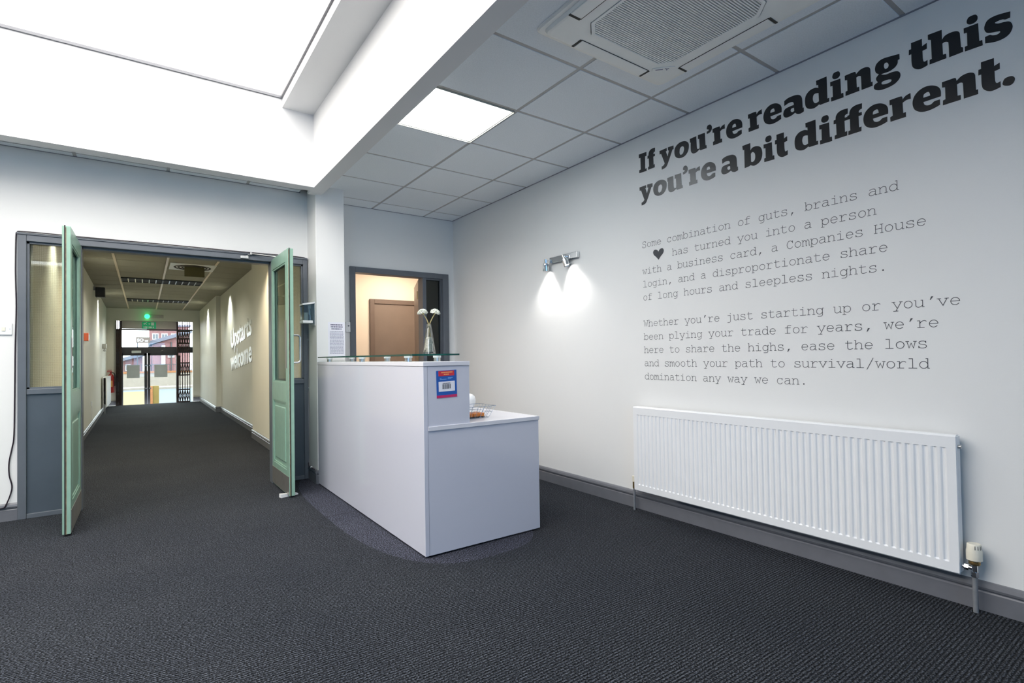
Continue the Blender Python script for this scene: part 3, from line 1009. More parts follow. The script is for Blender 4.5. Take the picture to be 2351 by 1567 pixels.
def flower(pts, tilt, label):
    top = Vector(pts[-1])
    t = thing('flower', label, 'flower', pts[0], 'white flowers in the vase')
    bm = B(); tube(bm, smooth_path(pts, 6), .0032, 8); obj('stem', bm, 'stem', t, True)
    ax = Vector(tilt).normalized()
    u, v = frame_of(ax)
    bm = B()
    cyl(bm, top - ax * .004, top + ax * .010, .006, .016, n=14)
    obj('calyx', bm, 'stem', t, True)
    bm = B()
    for lay, (n, ln, up) in enumerate(((26, .034, -.010), (28, .036, -.002), (26, .034, .007), (22, .029, .014), (18, .022, .020), (12, .014, .024))):
        for k in range(n):
            a = 2 * PI * (k + random.uniform(-.25, .25)) / n + lay * .2
            d = math.cos(a) * u + math.sin(a) * v
            s = ax.cross(d)
            c0 = top + ax * (.008 + .0015 * lay)
            ll = ln * random.uniform(.86, 1.08)
            p = [c0 + d * .003, c0 + d * (ll * .6) + ax * (up * .48 + .002), c0 + d * ll + ax * (up * .62 - .003 + random.uniform(-.003, .003))]
            wd = (.0012, .0026, .0022)
            A = [bm.verts.new(q + s * z) for q, z in zip(p, wd)]
            C = [bm.verts.new(q - s * z) for q, z in zip(p, wd)]
            for i in range(2):
                bm.faces.new((A[i], A[i + 1], C[i + 1], C[i]))
    pt = obj('petals', bm, 'petal', t)
    so = pt.modifiers.new('thickness', 'SOLIDIFY'); so.thickness = .0009
    bm = B()
    bmesh.ops.create_uvsphere(bm, u_segments=16, v_segments=10, radius=.007)
    bmesh.ops.scale(bm, verts=bm.verts, vec=(1, 1, .6))
    bmesh.ops.rotate(bm, verts=bm.verts, cent=(0, 0, 0), matrix=ax.to_track_quat('Z', 'Y').to_matrix())
    bmesh.ops.translate(bm, verts=bm.verts, vec=top + ax * .016)
    obj('flower_centre', bm, 'eye', t, True)


rx, ry = .816, -.578                             # horizontal direction across the view
def vp(s, z, d=0.0):
    return (VX + rx * s + .578 * d, VY + ry * s + .816 * d, VZ + z)
flower([vp(.009, .115), vp(.004, .15), vp(-.003, .195), vp(-.016, .232), vp(-.040, .268)], (-.10, .05, 1), 'white flower leaning left out of the vase')
flower([vp(-.007, .115, .004), vp(-.002, .15), vp(.004, .195), vp(.020, .232), vp(.041, .268)], (.20, -.20, 1), 'white flower leaning right out of the vase')

# ------------------------------------------------------------------ things on the low worktop
WZ = .7372
bk = thing('wire_basket', 'small open wire basket on the low white worktop', 'basket', (1.72, 2.92, WZ))
bm = B()
bl, bh, bw0, bw1 = (1.612, 1.815), .072, 2.835, 3.00
bot = [(1.612, bw0), (1.815, bw0), (1.815, bw1), (1.612, bw1)]
topp = [(1.600, bw0 - .012), (1.862, bw0 - .012), (1.862, bw1 + .02), (1.600, bw1 + .02)]
zz = lambda q, f: [(bot[q][0] + (topp[q][0] - bot[q][0]) * f), (bot[q][1] + (topp[q][1] - bot[q][1]) * f), WZ + .003 + bh * f]
for f in (0.0, .5, 1.0):
    ps = [zz(q, f) for q in range(4)]
    tube(bm, ps + [ps[0]], .0017 if f == 1 else .0013, 6)
for q in range(4):
    j = (q + 1) % 4
    nn = 6 if q % 2 == 0 else 5
    for k in range(nn):
        t0 = k / nn
        A0, A1 = Vector(zz(q, 0)).lerp(Vector(zz(j, 0)), t0), Vector(zz(q, 1)).lerp(Vector(zz(j, 1)), t0)
        tube(bm, [A0, A1], .0011, 6)
for k in range(1, 6):
    a = Vector(zz(0, 0)).lerp(Vector(zz(1, 0)), k / 6); c = Vector(zz(3, 0)).lerp(Vector(zz(2, 0)), k / 6)
    tube(bm, [a, c], .0011, 6)
obj('wire_frame', bm, 'wire', bk, True)
NM = ('end', 'second', 'third', 'last')
LBS = ['orange wrapped bar in the wire basket, nearest the raised counter', 'orange wrapped bar in the wire basket, second from the raised counter',
       'orange wrapped bar in the wire basket, third from the raised counter', 'orange wrapped bar in the wire basket, farthest from the raised counter']
for k in range(4):
    x0 = 1.622 + .043 * k
    t = thing('wrapped_bar', LBS[k], 'snack bar', (x0 + .02, 2.88, WZ + .005), 'orange snack bars in the basket')
    obj('wrapper', bx(x0, x0 + .038, 2.842, 2.935, WZ + .0062, WZ + .033, bev=.006), 'orange', t)
    obj('foil_stripe', bx(x0 - .0006, x0 + .0386, 2.8405, 2.936, WZ + .0055, WZ + .0125, bev=.003), 'board', t)
od = thing('white_ornament', 'smooth white rounded ornament partly hidden behind the raised counter', 'ornament', (1.892, 3.20, WZ))
bm = B()
lathe(bm, [(.010, 0), (.024, .001), (.026, .005), (.018, .014), (.018, .022), (.028, .040), (.038, .064), (.041, .088), (.035, .112), (.020, .126), (.003, .131)], (1.892, 3.20, WZ), 26)
obj('ornament_body', bm, 'white', od, True)

# ------------------------------------------------------------------ radiator on the lettered wall
rd = thing('radiator', 'long white panel radiator with vertical flutes below the wall lettering', 'radiator', (2.92, 1.66, .15))
RY0, RY1, RZ0, RZ1, RX = .742, 2.574, .150, .752, 2.886
bm = B()
NR, marg = 54, .028
pitch = (RY1 - RY0 - 2 * marg) / NR
ys = [(RY0, 0)]
for k in range(NR):
    a = RY0 + marg + k * pitch
    ys += [(a + pitch * .14, 0), (a + pitch * .24, .25), (a + pitch * .36, .9), (a + pitch * .5, 1), (a + pitch * .64, .9), (a + pitch * .76, .25), (a + pitch * .86, 0)]
ys.append((RY1, 0))
zs = [(RZ0 + .006, 0), (RZ0 + .046, 0), (RZ0 + .052, 1), (RZ1 - .057, 1), (RZ1 - .055, 0), (RZ1 - .006, 0)]
grid = [[bm.verts.new((RX + .0065 * dy * dz, y, z)) for z, dz in zs] for y, dy in ys]
for a, b in zip(grid, grid[1:]):
    for k in range(len(zs) - 1):
        bm.faces.new((a[k], a[k + 1], b[k + 1], b[k]))
edge = [grid[0][k] for k in range(len(zs))]
lo = [(bm.verts.new((RX + .006, y, RZ0))) for y, _ in ys]
hi = [(bm.verts.new((RX + .006, y, RZ1))) for y, _ in ys]
lo2 = [(bm.verts.new((RX + .016, y, RZ0))) for y, _ in ys]
hi2 = [(bm.verts.new((RX + .016, y, RZ1))) for y, _ in ys]
for i in range(len(ys) - 1):
    bm.faces.new((grid[i][0], grid[i + 1][0], lo[i + 1], lo[i]))
    bm.faces.new((grid[i][-1], grid[i + 1][-1], hi[i + 1], hi[i]))
    bm.faces.new((lo[i], lo[i + 1], lo2[i + 1], lo2[i]))
    bm.faces.new((hi[i], hi[i + 1], hi2[i + 1], hi2[i]))
    bm.faces.new((lo2[i], lo2[i + 1], hi2[i + 1], hi2[i]))
bm.faces.new([grid[0][k] for k in range(6)] + [hi[0], hi2[0], lo2[0], lo[0]])
bm.faces.new([grid[-1][k] for k in range(6)] + [hi[-1], hi2[-1], lo2[-1], lo[-1]])
obj('front_panel', bm, 'rad', rd)
bm = B()                                         # convector fins behind
for k in range(46):
    y = RY0 + .04 + k * .0385
    box(bm, RX + .018, RX + .046, y, y + .002, RZ0 + .03, RZ1 - .03)
obj('convector_fins', bm, 'rad', rd)
for y0, y1 in ((RY0 - .002, RY0 + .002), (RY1 - .002, RY1 + .002)):
    obj('side_cover', bx(RX + .004, RX + .050, y0, y1, RZ0 + .008, RZ1 - .004, bev=.001), 'rad', rd)
obj('top_grille', bx(RX + .012, RX + .050, RY0 + .002, RY1 - .002, RZ1 - .004, RZ1 + .001), 'rad', rd)
for y in (RY0 + .3, RY1 - .3):
    obj('wall_bracket', bx(RX + .040, XW - .001, y, y + .03, RZ0 + .04, RZ1 - .04), 'rad', rd)
bm = B(); cyl(bm, (RX + .028, RY0 - .012, RZ1 - .05), (RX + .028, RY0, RZ1 - .05), .009, n=12); obj('bleed_plug', bm, 'steel', rd, True)
vl = (2.912, .697)
bm = B()
tube(bm, [(*vl, 0), (*vl, .155)], .0098, 14)
obj('pipe', bm, 'pipe', rd, True)
bm = B()
cyl(bm, (*vl, .150), (*vl, .172), .0135, n=6); cyl(bm, (*vl, .168), (*vl, .203), .0115, n=16)
cyl(bm, (*vl, .186), (vl[0], RY0 + .002, .186), .0095, n=14); cyl(bm, (vl[0], .716, .186), (vl[0], .730, .186), .014, n=6)
vb = obj('valve_body', bm, 'chrome', rd, True)
bm = B()
lathe(bm, [(.0185, .203), (.0205, .206), (.0205, .211), (.017, .213), (.0205, .216), (.0205, .221)], (*vl, 0), 24)
obj('valve_collar', bm, 'brass', vb, True)
bm = B()
lathe(bm, [(.019, .221), (.0275, .224), (.0275, .262), (.0255, .270), (.0245, .290), (.022, .293), (.001, .2935)], (*vl, 0), 30)
obj('valve_head', bm, 'cream', vb, True)
bm = B()
for a in (-2.4, -2.0, -1.6, -2.8):
    d = Vector((math.cos(a), math.sin(a), 0))
    c0 = Vector((*vl, 0)) + d * .0262
    s = Vector((-d.y, d.x, 0)) * .0009
    prism(bm, [c0 + s + Vector((0, 0, .272)), c0 - s + Vector((0, 0, .272)), c0 - s + Vector((0, 0, .288)) - d * .0012, c0 + s + Vector((0, 0, .288)) - d * .0012], None, tuple(d * .0004))
obj('valve_marking', bm, 'black', vb)
v2 = (2.915, 2.602)
bm = B(); tube(bm, [(*v2, 0), (*v2, .16)], .0085, 12); obj('pipe', bm, 'pipe', rd, True)
bm = B()
cyl(bm, (*v2, .155), (*v2, .205), .011, n=14); cyl(bm, (*v2, .186), (v2[0], RY1, .186), .009, n=12)
lb2 = obj('lockshield_body', bm, 'brass', rd, True)
bm = B(); cyl(bm, (*v2, .203), (*v2, .243), .0125, .015, n=18); obj('lockshield_cap', bm, 'cream', lb2, True)

# ------------------------------------------------------------------ twin spotlight
sp_ = thing('wall_spotlight', 'chrome twin spotlight bar on the white lettered wall', 'wall light', (XW, 3.37, 1.97))
obj('back_bar', bx(XW - .030, XW - .001, 3.195, 3.555, 1.945, 1.995, bev=.004), 'chrome', sp_)
for nm, hy, d in (('left', 3.572, (.16, .12, -1)), ('right', 3.335, (.22, -.38, -1))):
    d = Vector(d).normalized()
    j = Vector((XW - .060, hy, 1.972))
    bm = B()
    cyl(bm, (XW - .028, hy, 1.972), j, .007, n=12)
    cyl(bm, j - d * .012, j + d * .022, .011, .013, n=20)
    hd_ = obj('spot_arm', bm, 'chrome', sp_, True)
    bm = B()
    a0 = j + d * .020
    u, v = frame_of(d)
    prev = None
    for rr, hh in ((.013, 0), (.024, .006), (.027, .020), (.031, .070), (.028, .070), (.024, .022), (.004, .012)):
        ring = [bm.verts.new(a0 + d * hh + rr * (math.cos(2 * PI * k / 28) * u + math.sin(2 * PI * k / 28) * v)) for k in range(28)]
        if prev:
            for k in range(28):
                bm.faces.new((prev[k], prev[(k + 1) % 28], ring[(k + 1) % 28], ring[k]))
        prev = ring
    obj('spot_head', bm, 'chrome', hd_, True)
    bm = B(); cyl(bm, a0 + d * .030, a0 + d * .052, .016, .018, n=20); obj('lamp_bulb', bm, 'bulb', hd_, True)
    L0 = a0 + d * .075
    light('spot_lamp', 'SPOT', L0, 14, (1.0, .97, .94), spot=104, blend=1.0, radius=.03, aim=L0 + Vector((.02, d.y * .7, -1)))

# ------------------------------------------------------------------ wall lettering
HG={"t":[[[10,134,1],[52,133,1],[52,98,1],[70,105,1],[70,78,1],[53,76,1],[54,35,0],[59,22,0],[71,25,1],[71,0,1],[45,-5,0],[27,2,0],[14,18,0],[10,42,0],[10,81,1],[0,81,1],[1,105,1],[10,105,1]]],"h":[[[0,140,1],[51,137,1],[51,91,1],[62,104,0],[82,108,0],[102,104,0],[113,93,0],[115,73,0],[117,25,1],[124,20,1],[124,0,1],[75,-1,1],[74,61,0],[71,71,0],[61,76,0],[52,73,1],[53,22,1],[64,21,1],[65,0,1],[3,0,1],[4,21,1],[12,22,1],[11,111,1],[0,117,1]]],"i":[[[11,129,0],[17,142,0],[30,145,0],[42,142,0],[48,130,0],[46,116,0],[37,109,0],[23,109,0],[13,117,0]],[[0,103,1],[49,101,1],[51,21,1],[61,21,1],[62,-3,1],[2,-1,1],[2,20,1],[11,21,1],[11,79,1],[0,80,1]]],"s":[[[83,96,1],[82,70,1],[67,70,0],[58,75,0],[44,76,0],[34,73,0],[44,65,0],[64,61,0],[79,55,0],[87,41,0],[88,23,0],[78,3,0],[60,-7,0],[34,-8,0],[1,1,1],[1,29,1],[17,30,0],[25,24,0],[38,20,0],[48,23,0],[49,29,0],[38,33,0],[20,38,0],[7,45,0],[0,60,0],[1,78,0],[11,97,0],[32,103,0],[55,101,0]]],"e":[[[0,53,0],[6,82,0],[23,102,0],[48,112,0],[76,107,0],[98,91,0],[107,70,0],[107,44,1],[42,44,1],[46,30,0],[58,22,0],[72,23,0],[83,31,0],[103,31,1],[103,7,1],[82,0,0],[52,-3,0],[27,4,0],[7,23,0]],[[42,64,1],[44,78,0],[55,84,0],[64,81,0],[68,64,1]]],"r":[[[0,107,1],[44,107,0],[52,101,0],[53,88,1],[65,101,0],[85,107,1],[86,79,1],[68,80,0],[53,73,1],[54,23,1],[65,24,1],[65,1,1],[2,1,1],[1,23,1],[12,27,1],[10,81,1],[0,82,1]]],"n":[[[0,106,1],[43,106,0],[50,101,0],[52,90,1],[70,104,0],[92,107,0],[108,101,0],[115,90,0],[116,72,0],[117,21,1],[124,21,1],[124,0,1],[75,0,1],[74,61,0],[72,72,0],[63,76,0],[53,73,1],[54,22,1],[65,21,1],[65,0,1],[1,0,1],[2,22,1],[11,24,1],[11,79,1],[0,82,1]]],".":[[[0,14,0],[6,29,0],[19,33,0],[31,30,0],[38,18,0],[34,2,0],[23,-5,0],[9,-1,0],[1,6,0]]],"a":[[[7,101,1],[32,110,0],[69,109,0],[91,100,0],[102,84,0],[105,61,0],[106,22,1],[112,23,1],[112,1,1],[94,-4,0],[76,1,0],[65,12,1],[42,3,0],[17,3,0],[3,14,0],[0,33,0],[10,53,0],[35,58,0],[59,58,1],[58,70,0],[50,78,0],[32,80,0],[7,73,1]],[[41,36,0],[47,43,0],[60,42,1],[61,23,1],[51,21,0],[43,27,0]]],"d":[[[60,141,1],[113,141,1],[114,22,1],[123,23,1],[123,3,1],[78,3,1],[72,8,1],[49,-2,0],[23,3,0],[5,20,0],[0,51,0],[5,82,0],[25,102,0],[52,106,0],[71,98,1],[70,115,1],[61,116,1]],[[41,50,0],[45,69,0],[55,74,0],[71,70,1],[72,25,1],[57,21,0],[46,30,0]]],"g":[[[110,105,1],[110,79,1],[103,78,0],[101,62,0],[89,48,0],[67,40,0],[40,41,0],[34,39,0],[53,31,0],[80,31,0],[101,25,0],[111,10,0],[109,-10,0],[92,-28,0],[65,-36,0],[31,-36,0],[9,-27,0],[0,-14,0],[3,1,0],[18,8,1],[12,19,0],[11,32,0],[23,46,1],[11,58,0],[7,80,0],[15,102,0],[38,114,0],[72,111,0]],[[45,76,0],[49,88,0],[59,87,0],[65,73,0],[61,61,0],[50,60,0]],[[33,-3,0],[39,3,0],[62,2,0],[75,-5,0],[70,-14,0],[52,-15,0],[37,-11,0]]],"f":[[[69,140,1],[68,113,1],[60,112,0],[54,106,0],[54,97,1],[67,97,1],[67,81,1],[52,81,1],[53,23,1],[64,24,1],[63,1,1],[3,1,1],[4,21,1],[13,23,1],[12,81,1],[0,82,1],[1,102,1],[10,103,1],[12,120,0],[22,135,0],[43,142,0]]],"I":[[[0,138,1],[70,135,1],[70,107,1],[57,106,1],[56,16,1],[69,17,1],[69,-3,1],[1,0,1],[1,21,1],[15,24,1],[14,109,1],[0,109,1]]],"y":[[[0,103,1],[62,104,1],[62,83,1],[54,83,1],[68,42,1],[81,81,1],[72,82,1],[72,105,1],[119,102,1],[119,78,1],[109,76,1],[73,2,0],[52,-27,0],[17,-34,1],[16,-13,1],[32,-9,0],[43,2,1],[14,78,1],[1,78,1]]],"o":[[[0,56,0],[10,86,0],[41,104,0],[82,102,0],[111,82,0],[116,53,0],[106,21,0],[79,0,0],[38,0,0],[8,21,0]],[[42,45,0],[47,66,0],[64,73,0],[76,64,0],[78,46,0],[68,24,0],[52,19,0],[43,29,0]]],"u":[[[0,102,1],[49,103,1],[52,26,0],[61,16,0],[72,19,0],[71,78,1],[61,79,1],[62,105,1],[113,103,1],[116,19,1],[123,19,1],[124,-1,1],[77,0,1],[72,9,1],[46,-4,0],[21,-2,0],[7,15,0],[5,43,0],[6,77,1],[0,76,1]]],"'":[[[2,130,0],[9,142,0],[26,142,0],[37,127,0],[37,108,0],[24,93,0],[1,89,1],[0,104,1],[11,107,0],[16,112,0],[3,120,0]]],"b":[[[0,139,1],[51,140,1],[51,95,1],[64,108,0],[91,108,0],[114,93,0],[123,63,0],[119,29,0],[102,6,0],[72,-3,0],[49,7,1],[42,3,1],[12,0,1],[12,112,1],[3,113,1]],[[53,74,1],[63,82,0],[76,71,0],[80,50,0],[75,29,0],[61,22,0],[53,28,1]]]}
H1=[["I",2542],["f",2463],["y",2356],["o",2231],["u",2106],["'",1979],["r",1937],["e",1843],["r",1698],["e",1604],["a",1488],["d",1369],["i",1239],["n",1169],["g",1040],["t",893],["h",818],["i",690],["s",621]]
H2=[["y",2542],["o",2417],["u",2294],["'",2166],["r",2121],["e",2028],["a",1882],["b",1739],["i",1607],["t",1540],["d",1430],["i",1299],["f",1228],["f",1163],["e",1090],["r",976],["e",884],["n",772],["t",646],[".",569]]


WX = XW - .0004                                   # face of the wall


def fill_contours(conts, ext=.0004):
    """2-D contours (holes allowed) -> bmesh in (x, y, +-ext)"""
    cu = bpy.data.curves.new('outline', 'CURVE')
    cu.dimensions = '2D'; cu.fill_mode = 'BOTH'; cu.extrude = ext
    for c in conts:
        s = cu.splines.new('POLY'); s.points.add(len(c) - 1)
        for p, q in zip(s.points, c):
            p.co = (q[0], q[1], 0, 1)
        s.use_cyclic_u = True
    o = bpy.data.objects.new('outline', cu)
    COL.objects.link(o)
    dg = bpy.context.evaluated_depsgraph_get()
    me = bpy.data.meshes.new_from_object(o.evaluated_get(dg))
    bm = bmesh.new(); bm.from_mesh(me)
    bpy.data.objects.remove(o); bpy.data.curves.remove(cu); bpy.data.meshes.remove(me)
    return bm


def round_contour(pts, sub=5):
    """pts: (x, y, corner flag); Catmull-Rom between corners"""
    n = len(pts); out = []
    for i in range(n):
        p1, p2 = pts[i], pts[(i + 1) % n]
        p0 = pts[i - 1] if not p1[2] else p1
        p3 = pts[(i + 2) % n] if not p2[2] else p2
        if p1[2] and p2[2]:
            out.append((p1[0], p1[1])); continue
        for k in range(sub):
            t = k / sub
            out.append(tuple(0.5 * (2 * p1[a] + (p2[a] - p0[a]) * t + (2 * p0[a] - 5 * p1[a] + 4 * p2[a] - p3[a]) * t * t + (3 * p1[a] - p0[a] - 3 * p2[a] + p3[a]) * t ** 3) for a in (0, 1)))
    return out


def join(dst, src, fn):
    vm = {}
    for v in src.verts:
        vm[v] = dst.verts.new(fn(v.co))
    for f in src.faces:
        try:
            dst.faces.new([vm[v] for v in f.verts])
        except ValueError:
            pass


GCACHE = {}
for ch, cs in HG.items():
    GCACHE[ch] = fill_contours([round_contour([(x / 1000, y / 1000, c) for x, y, c in k]) for k in cs])


def heading(items, base):
    bm = B()
    for ch, y0 in items:
        y0 /= 1000
        zb = base[0] + (base[1] - base[0]) * (2.54 - y0) / 1.75
        join(bm, GCACHE[ch], lambda c: (WX - .0005 + c.z, y0 - c.x, zb + c.y))
    return bm


wl = thing('wall_lettering', 'large black slab-serif wall lettering, two lines, If you\'re reading this', 'wall lettering', (XW, 1.6, 2.38))
def words(items, text):
    k, out = 0, []
    for wd_ in text.split(' '):
        out.append(items[k:k + len(wd_)]); k += len(wd_)
    return out


for it in words(H1, "If you're reading this"):
    obj('word', heading(it, (2.455, 2.446)), 'vinyl', wl)
for it in words(H2, "you're a bit different."):
    obj('word', heading(it, (2.247, 2.238)), 'vinyl', wl)
for g_ in GCACHE.values():
    g_.free()


def arc(cx, cy, rx, ry, a0, a1, n=12):
    return [(cx + rx * math.cos(math.radians(a0 + (a1 - a0) * k / n)), cy + ry * math.sin(math.radians(a0 + (a1 - a0) * k / n))) for k in range(n + 1)]


def sp2(*pts):
    return [(p.x, p.y) for p in smooth_path([(x, y, 0) for x, y in pts], 5)]


def typewriter():
    T = {}
    el = lambda cx, cy, rx, ry: arc(cx, cy, rx, ry, 0, 360, 28)
    T['o'] = [el(300, 212, 215, 222)]
    T['a'] = [sp2((110, 385), (190, 425), (290, 432), (400, 405), (445, 310), (445, 200)) + [(445, 0), (540, 0)], sp2((445, 245), (330, 262), (190, 245), (90, 180), (75, 105), (120, 20), (220, -10), (330, 20), (445, 110))]
    T['b'] = [[(30, 610), (110, 610), (110, 0), (30, 0)], el(322, 212, 212, 222)]
    T['d'] = [[(400, 610), (490, 610), (490, 0), (575, 0)], el(278, 212, 212, 222)]
    T['p'] = [[(30, 430), (110, 430), (110, -160)], [(30, -160), (230, -160)], el(322, 212, 212, 222)]
    T['g'] = [[(560, 430), (480, 430)] + sp2((480, 430), (480, 0), (465, -90), (400, -155), (300, -168), (150, -168)), el(275, 215, 205, 215)]
    T['c'] = [arc(300, 212, 215, 222, 48, 325, 22), [(470, 430), (470, 300)]]
    T['e'] = [[(85, 222), (515, 222)] + arc(300, 212, 215, 222, 3, 322, 26)]
    T['f'] = [sp2((520, 590), (430, 612), (330, 605), (250, 550), (235, 450)) + [(235, 0)], [(85, 430), (480, 430)], [(85, 0), (450, 0)]]
    arch = lambda x0, x1, y: sp2((x0, 280), (x0 + 60, 370), ((x0 + x1) / 2, 430), (x1 - 45, 395), (x1, 290)) + [(x1, 0)]
    T['h'] = [[(30, 610), (110, 610), (110, 0)], [(30, 0), (200, 0)], arch(110, 470, 0), [(390, 0), (560, 0)]]
    T['n'] = [[(30, 430), (110, 430), (110, 0)], [(30, 0), (200, 0)], arch(110, 470, 0), [(390, 0), (560, 0)]]
    T['m'] = [[(5, 430), (75, 430), (75, 0)], [(5, 0), (145, 0)], arch(75, 305, 0), [(305, 0), (360, 0)], arch(305, 530, 0), [(530, 0), (600, 0)]]
    T['r'] = [[(70, 430), (190, 430), (190, 0)], [(70, 0), (420, 0)], sp2((190, 250), (260, 360), (370, 425), (450, 430), (530, 385))]
    T['i'] = [[(110, 430), (300, 430), (300, 0)], [(90, 0), (515, 0)], 'dot300,580']
    T['j'] = [sp2((370, 430), (370, 0), (355, -95), (300, -155), (200, -168), (110, -165)), [(140, 430), (370, 430)], 'dot370,580']
    T['l'] = [[(110, 610), (300, 610), (300, 0)], [(90, 0), (515, 0)]]
    T['s'] = [[(470, 430), (470, 320)], sp2((470, 345), (420, 415), (300, 435), (170, 410), (115, 330), (170, 255), (300, 222), (430, 195), (500, 115), (450, 20), (300, -12), (165, 10), (100, 95)), [(100, 120), (100, 0)]]
    T['t'] = [[(200, 575), (200, 130)] + sp2((200, 130), (215, 40), (280, -5), (390, -8), (520, 45)), [(70, 430), (470, 430)]]
    T['u'] = [[(30, 430), (110, 430)] + sp2((110, 430), (110, 130), (150, 25), (255, -12), (370, 25), (470, 110)), [(385, 430), (470, 430), (470, 0), (550, 0)]]
    T['v'] = [[(90, 430), (300, 0), (510, 430)], [(15, 430), (195, 430)], [(405, 430), (585, 430)]]
    T['w'] = [[(75, 430), (180, 0), (300, 320), (420, 0), (525, 430)], [(10, 430), (170, 430)], [(430, 430), (590, 430)]]
    T['y'] = [[(85, 430), (305, 5)], [(520, 430), (220, -168)], [(10, 430), (180, 430)], [(430, 430), (590, 430)], [(90, -168), (340, -168)]]
    T['S'] = [[(480, 575), (480, 430)], sp2((480, 460), (430, 555), (300, 590), (165, 550), (110, 440), (170, 345), (300, 305), (440, 255), (500, 150), (450, 30), (300, -12), (160, 20), (95, 130)), [(95, 155), (95, 0)]]
    T['C'] = [arc(310, 288, 230, 300, 45, 322, 24), [(505, 575), (505, 400)]]
    T['H'] = [[(115, 570), (115, 0)], [(485, 570), (485, 0)], [(115, 290), (485, 290)], [(40, 570), (210, 570)], [(390, 570), (560, 570)], [(40, 0), (210, 0)], [(390, 0), (560, 0)]]
    T['W'] = [[(75, 570), (175, 0), (300, 400), (425, 0), (525, 570)], [(5, 570), (170, 570)], [(430, 570), (595, 570)]]
    T['/'] = [[(490, 660), (110, -110)]]
    T[','] = ['wedge330,110,215,-130']
    T["'"] = ['wedge370,620,260,400']
    T['.'] = ['ball300,45']
    return T


TW = typewriter()


def ribbon(bm, pts, hw_, fn, x):
    """stroke of constant width with mitred joins"""
    P = [Vector((p[0], p[1])) for p in pts]
    Q = [P[0]]
    for p in P[1:]:
        if (p - Q[-1]).length > 1e-4: Q.append(p)
    P = Q
    closed = (P[0] - P[-1]).length < 1e-3
    n = len(P)
    Lf, Rt = [], []
    for i in range(n):
        a = P[i - 1] if i > 0 else (P[-2] if closed else None)
        c = P[i + 1] if i < n - 1 else (P[1] if closed else None)
        d1 = (P[i] - a).normalized() if a is not None else None
        d2 = (c - P[i]).normalized() if c is not None else None
        if d1 is None: d1 = d2
        if d2 is None: d2 = d1
        n1, n2 = Vector((-d1.y, d1.x)), Vector((-d2.y, d2.x))
        m = n1 + n2
        m = m.normalized() if m.length > 1e-3 else n1
        k = hw_ / max(.45, m.dot(n1))
        e = Vector((0, 0))
        if not closed and i == 0: e = -d2 * hw_ * .8
        if not closed and i == n - 1: e = d1 * hw_ * .8
        Lf.append(bm.verts.new(fn(P[i] + m * k + e, x))); Rt.append(bm.verts.new(fn(P[i] - m * k + e, x)))
    for i in range(n - 1):
        bm.faces.new((Lf[i], Lf[i + 1], Rt[i + 1], Rt[i]))


def type_line(text, y0, z0, pitch, em=.073, hw_=19):
    bm = B()
    k = 0
    for ci, ch in enumerate(text):
        if ch == ' ': continue
        def fn(p, x, ci=ci):
            return (WX - x, y0 - ci * pitch - p.x * em / 1000 * (pitch / .0438), z0 + p.y * em / 1000)
        for si, s in enumerate(TW[ch]):
            dx = .0004 + .00003 * (si % 4)
            if isinstance(s, str):
                if s.startswith('wedge'):
                    a, b_, c, d = [float(q) for q in s[5:].split(',')]
                    v = [(a - 55, b_), (a + 65, b_), (c + 22, d), (c - 18, d)]
                    bm.faces.new([bm.verts.new(fn(Vector(q), dx)) for q in v])
                else:
                    r = 34 if s.startswith('dot') else 56
                    c = [float(q) for q in s.replace('dot', '').replace('ball', '').split(',')]
                    bm.faces.new([bm.verts.new(fn(Vector(q), dx)) for q in arc(c[0], c[1], r, r, 0, 340, 17)])
            else:
                ribbon(bm, s, hw_, fn, dx)
    return bm


Y0 = 2.531
PARA1 = [("Some combination of guts, brains and", 1.902, .0440), ("      has turned you into a person", 1.8045, .0438), ("with a business card, a Companies House", 1.7095, .0433),
         ("login, and a disproportionate share", 1.6145, .0438), ("of long hours and sleepless nights.", 1.520, .0437)]
PARA2 = [("Whether you're just starting up or you've", 1.3295, .0440), ("been plying your trade for years, we're", 1.2335, .0442), ("here to share the highs, ease the lows", 1.138, .0442),
         ("and smooth your path to survival/world", 1.043, .0443), ("domination any way we can.", .9475, .0438)]
def type_words(lines, par):
    for tx, z, pt_ in lines:
        k = 0
        for wd_ in tx.split(' '):
            if wd_:
                obj('word', type_line(wd_, Y0 - k * pt_, z, pt_), 'ink', par)
            k += len(wd_) + 1


wp1 = thing('wall_lettering', 'thin typewriter-style wall paragraph with a black heart, Some combination of guts', 'wall lettering', (XW, 1.7, 1.72))
type_words(PARA1, wp1)
hp = [(0, -.052, 1), (-.020, -.030, 0), (-.040, -.012, 0), (-.0465, .006, 0), (-.040, .020, 0), (-.026, .024, 0), (-.010, .018, 0), (0, .005, 1), (.010, .018, 0), (.026, .024, 0), (.040, .020, 0), (.0465, .006, 0), (.040, -.012, 0), (.020, -.030, 0)]
hb = fill_contours([round_contour(hp)])
bm = B(); join(bm, hb, lambda c: (WX - .0005 + c.z, 2.3835 - c.x, 1.846 + c.y)); hb.free()
obj('heart_symbol', bm, 'ink', wp1)
wp2 = thing('wall_lettering', 'thin typewriter-style wall paragraph above the radiator, Whether you\'re just starting up', 'wall lettering', (XW, 1.7, 1.15))
type_words(PARA2, wp2)


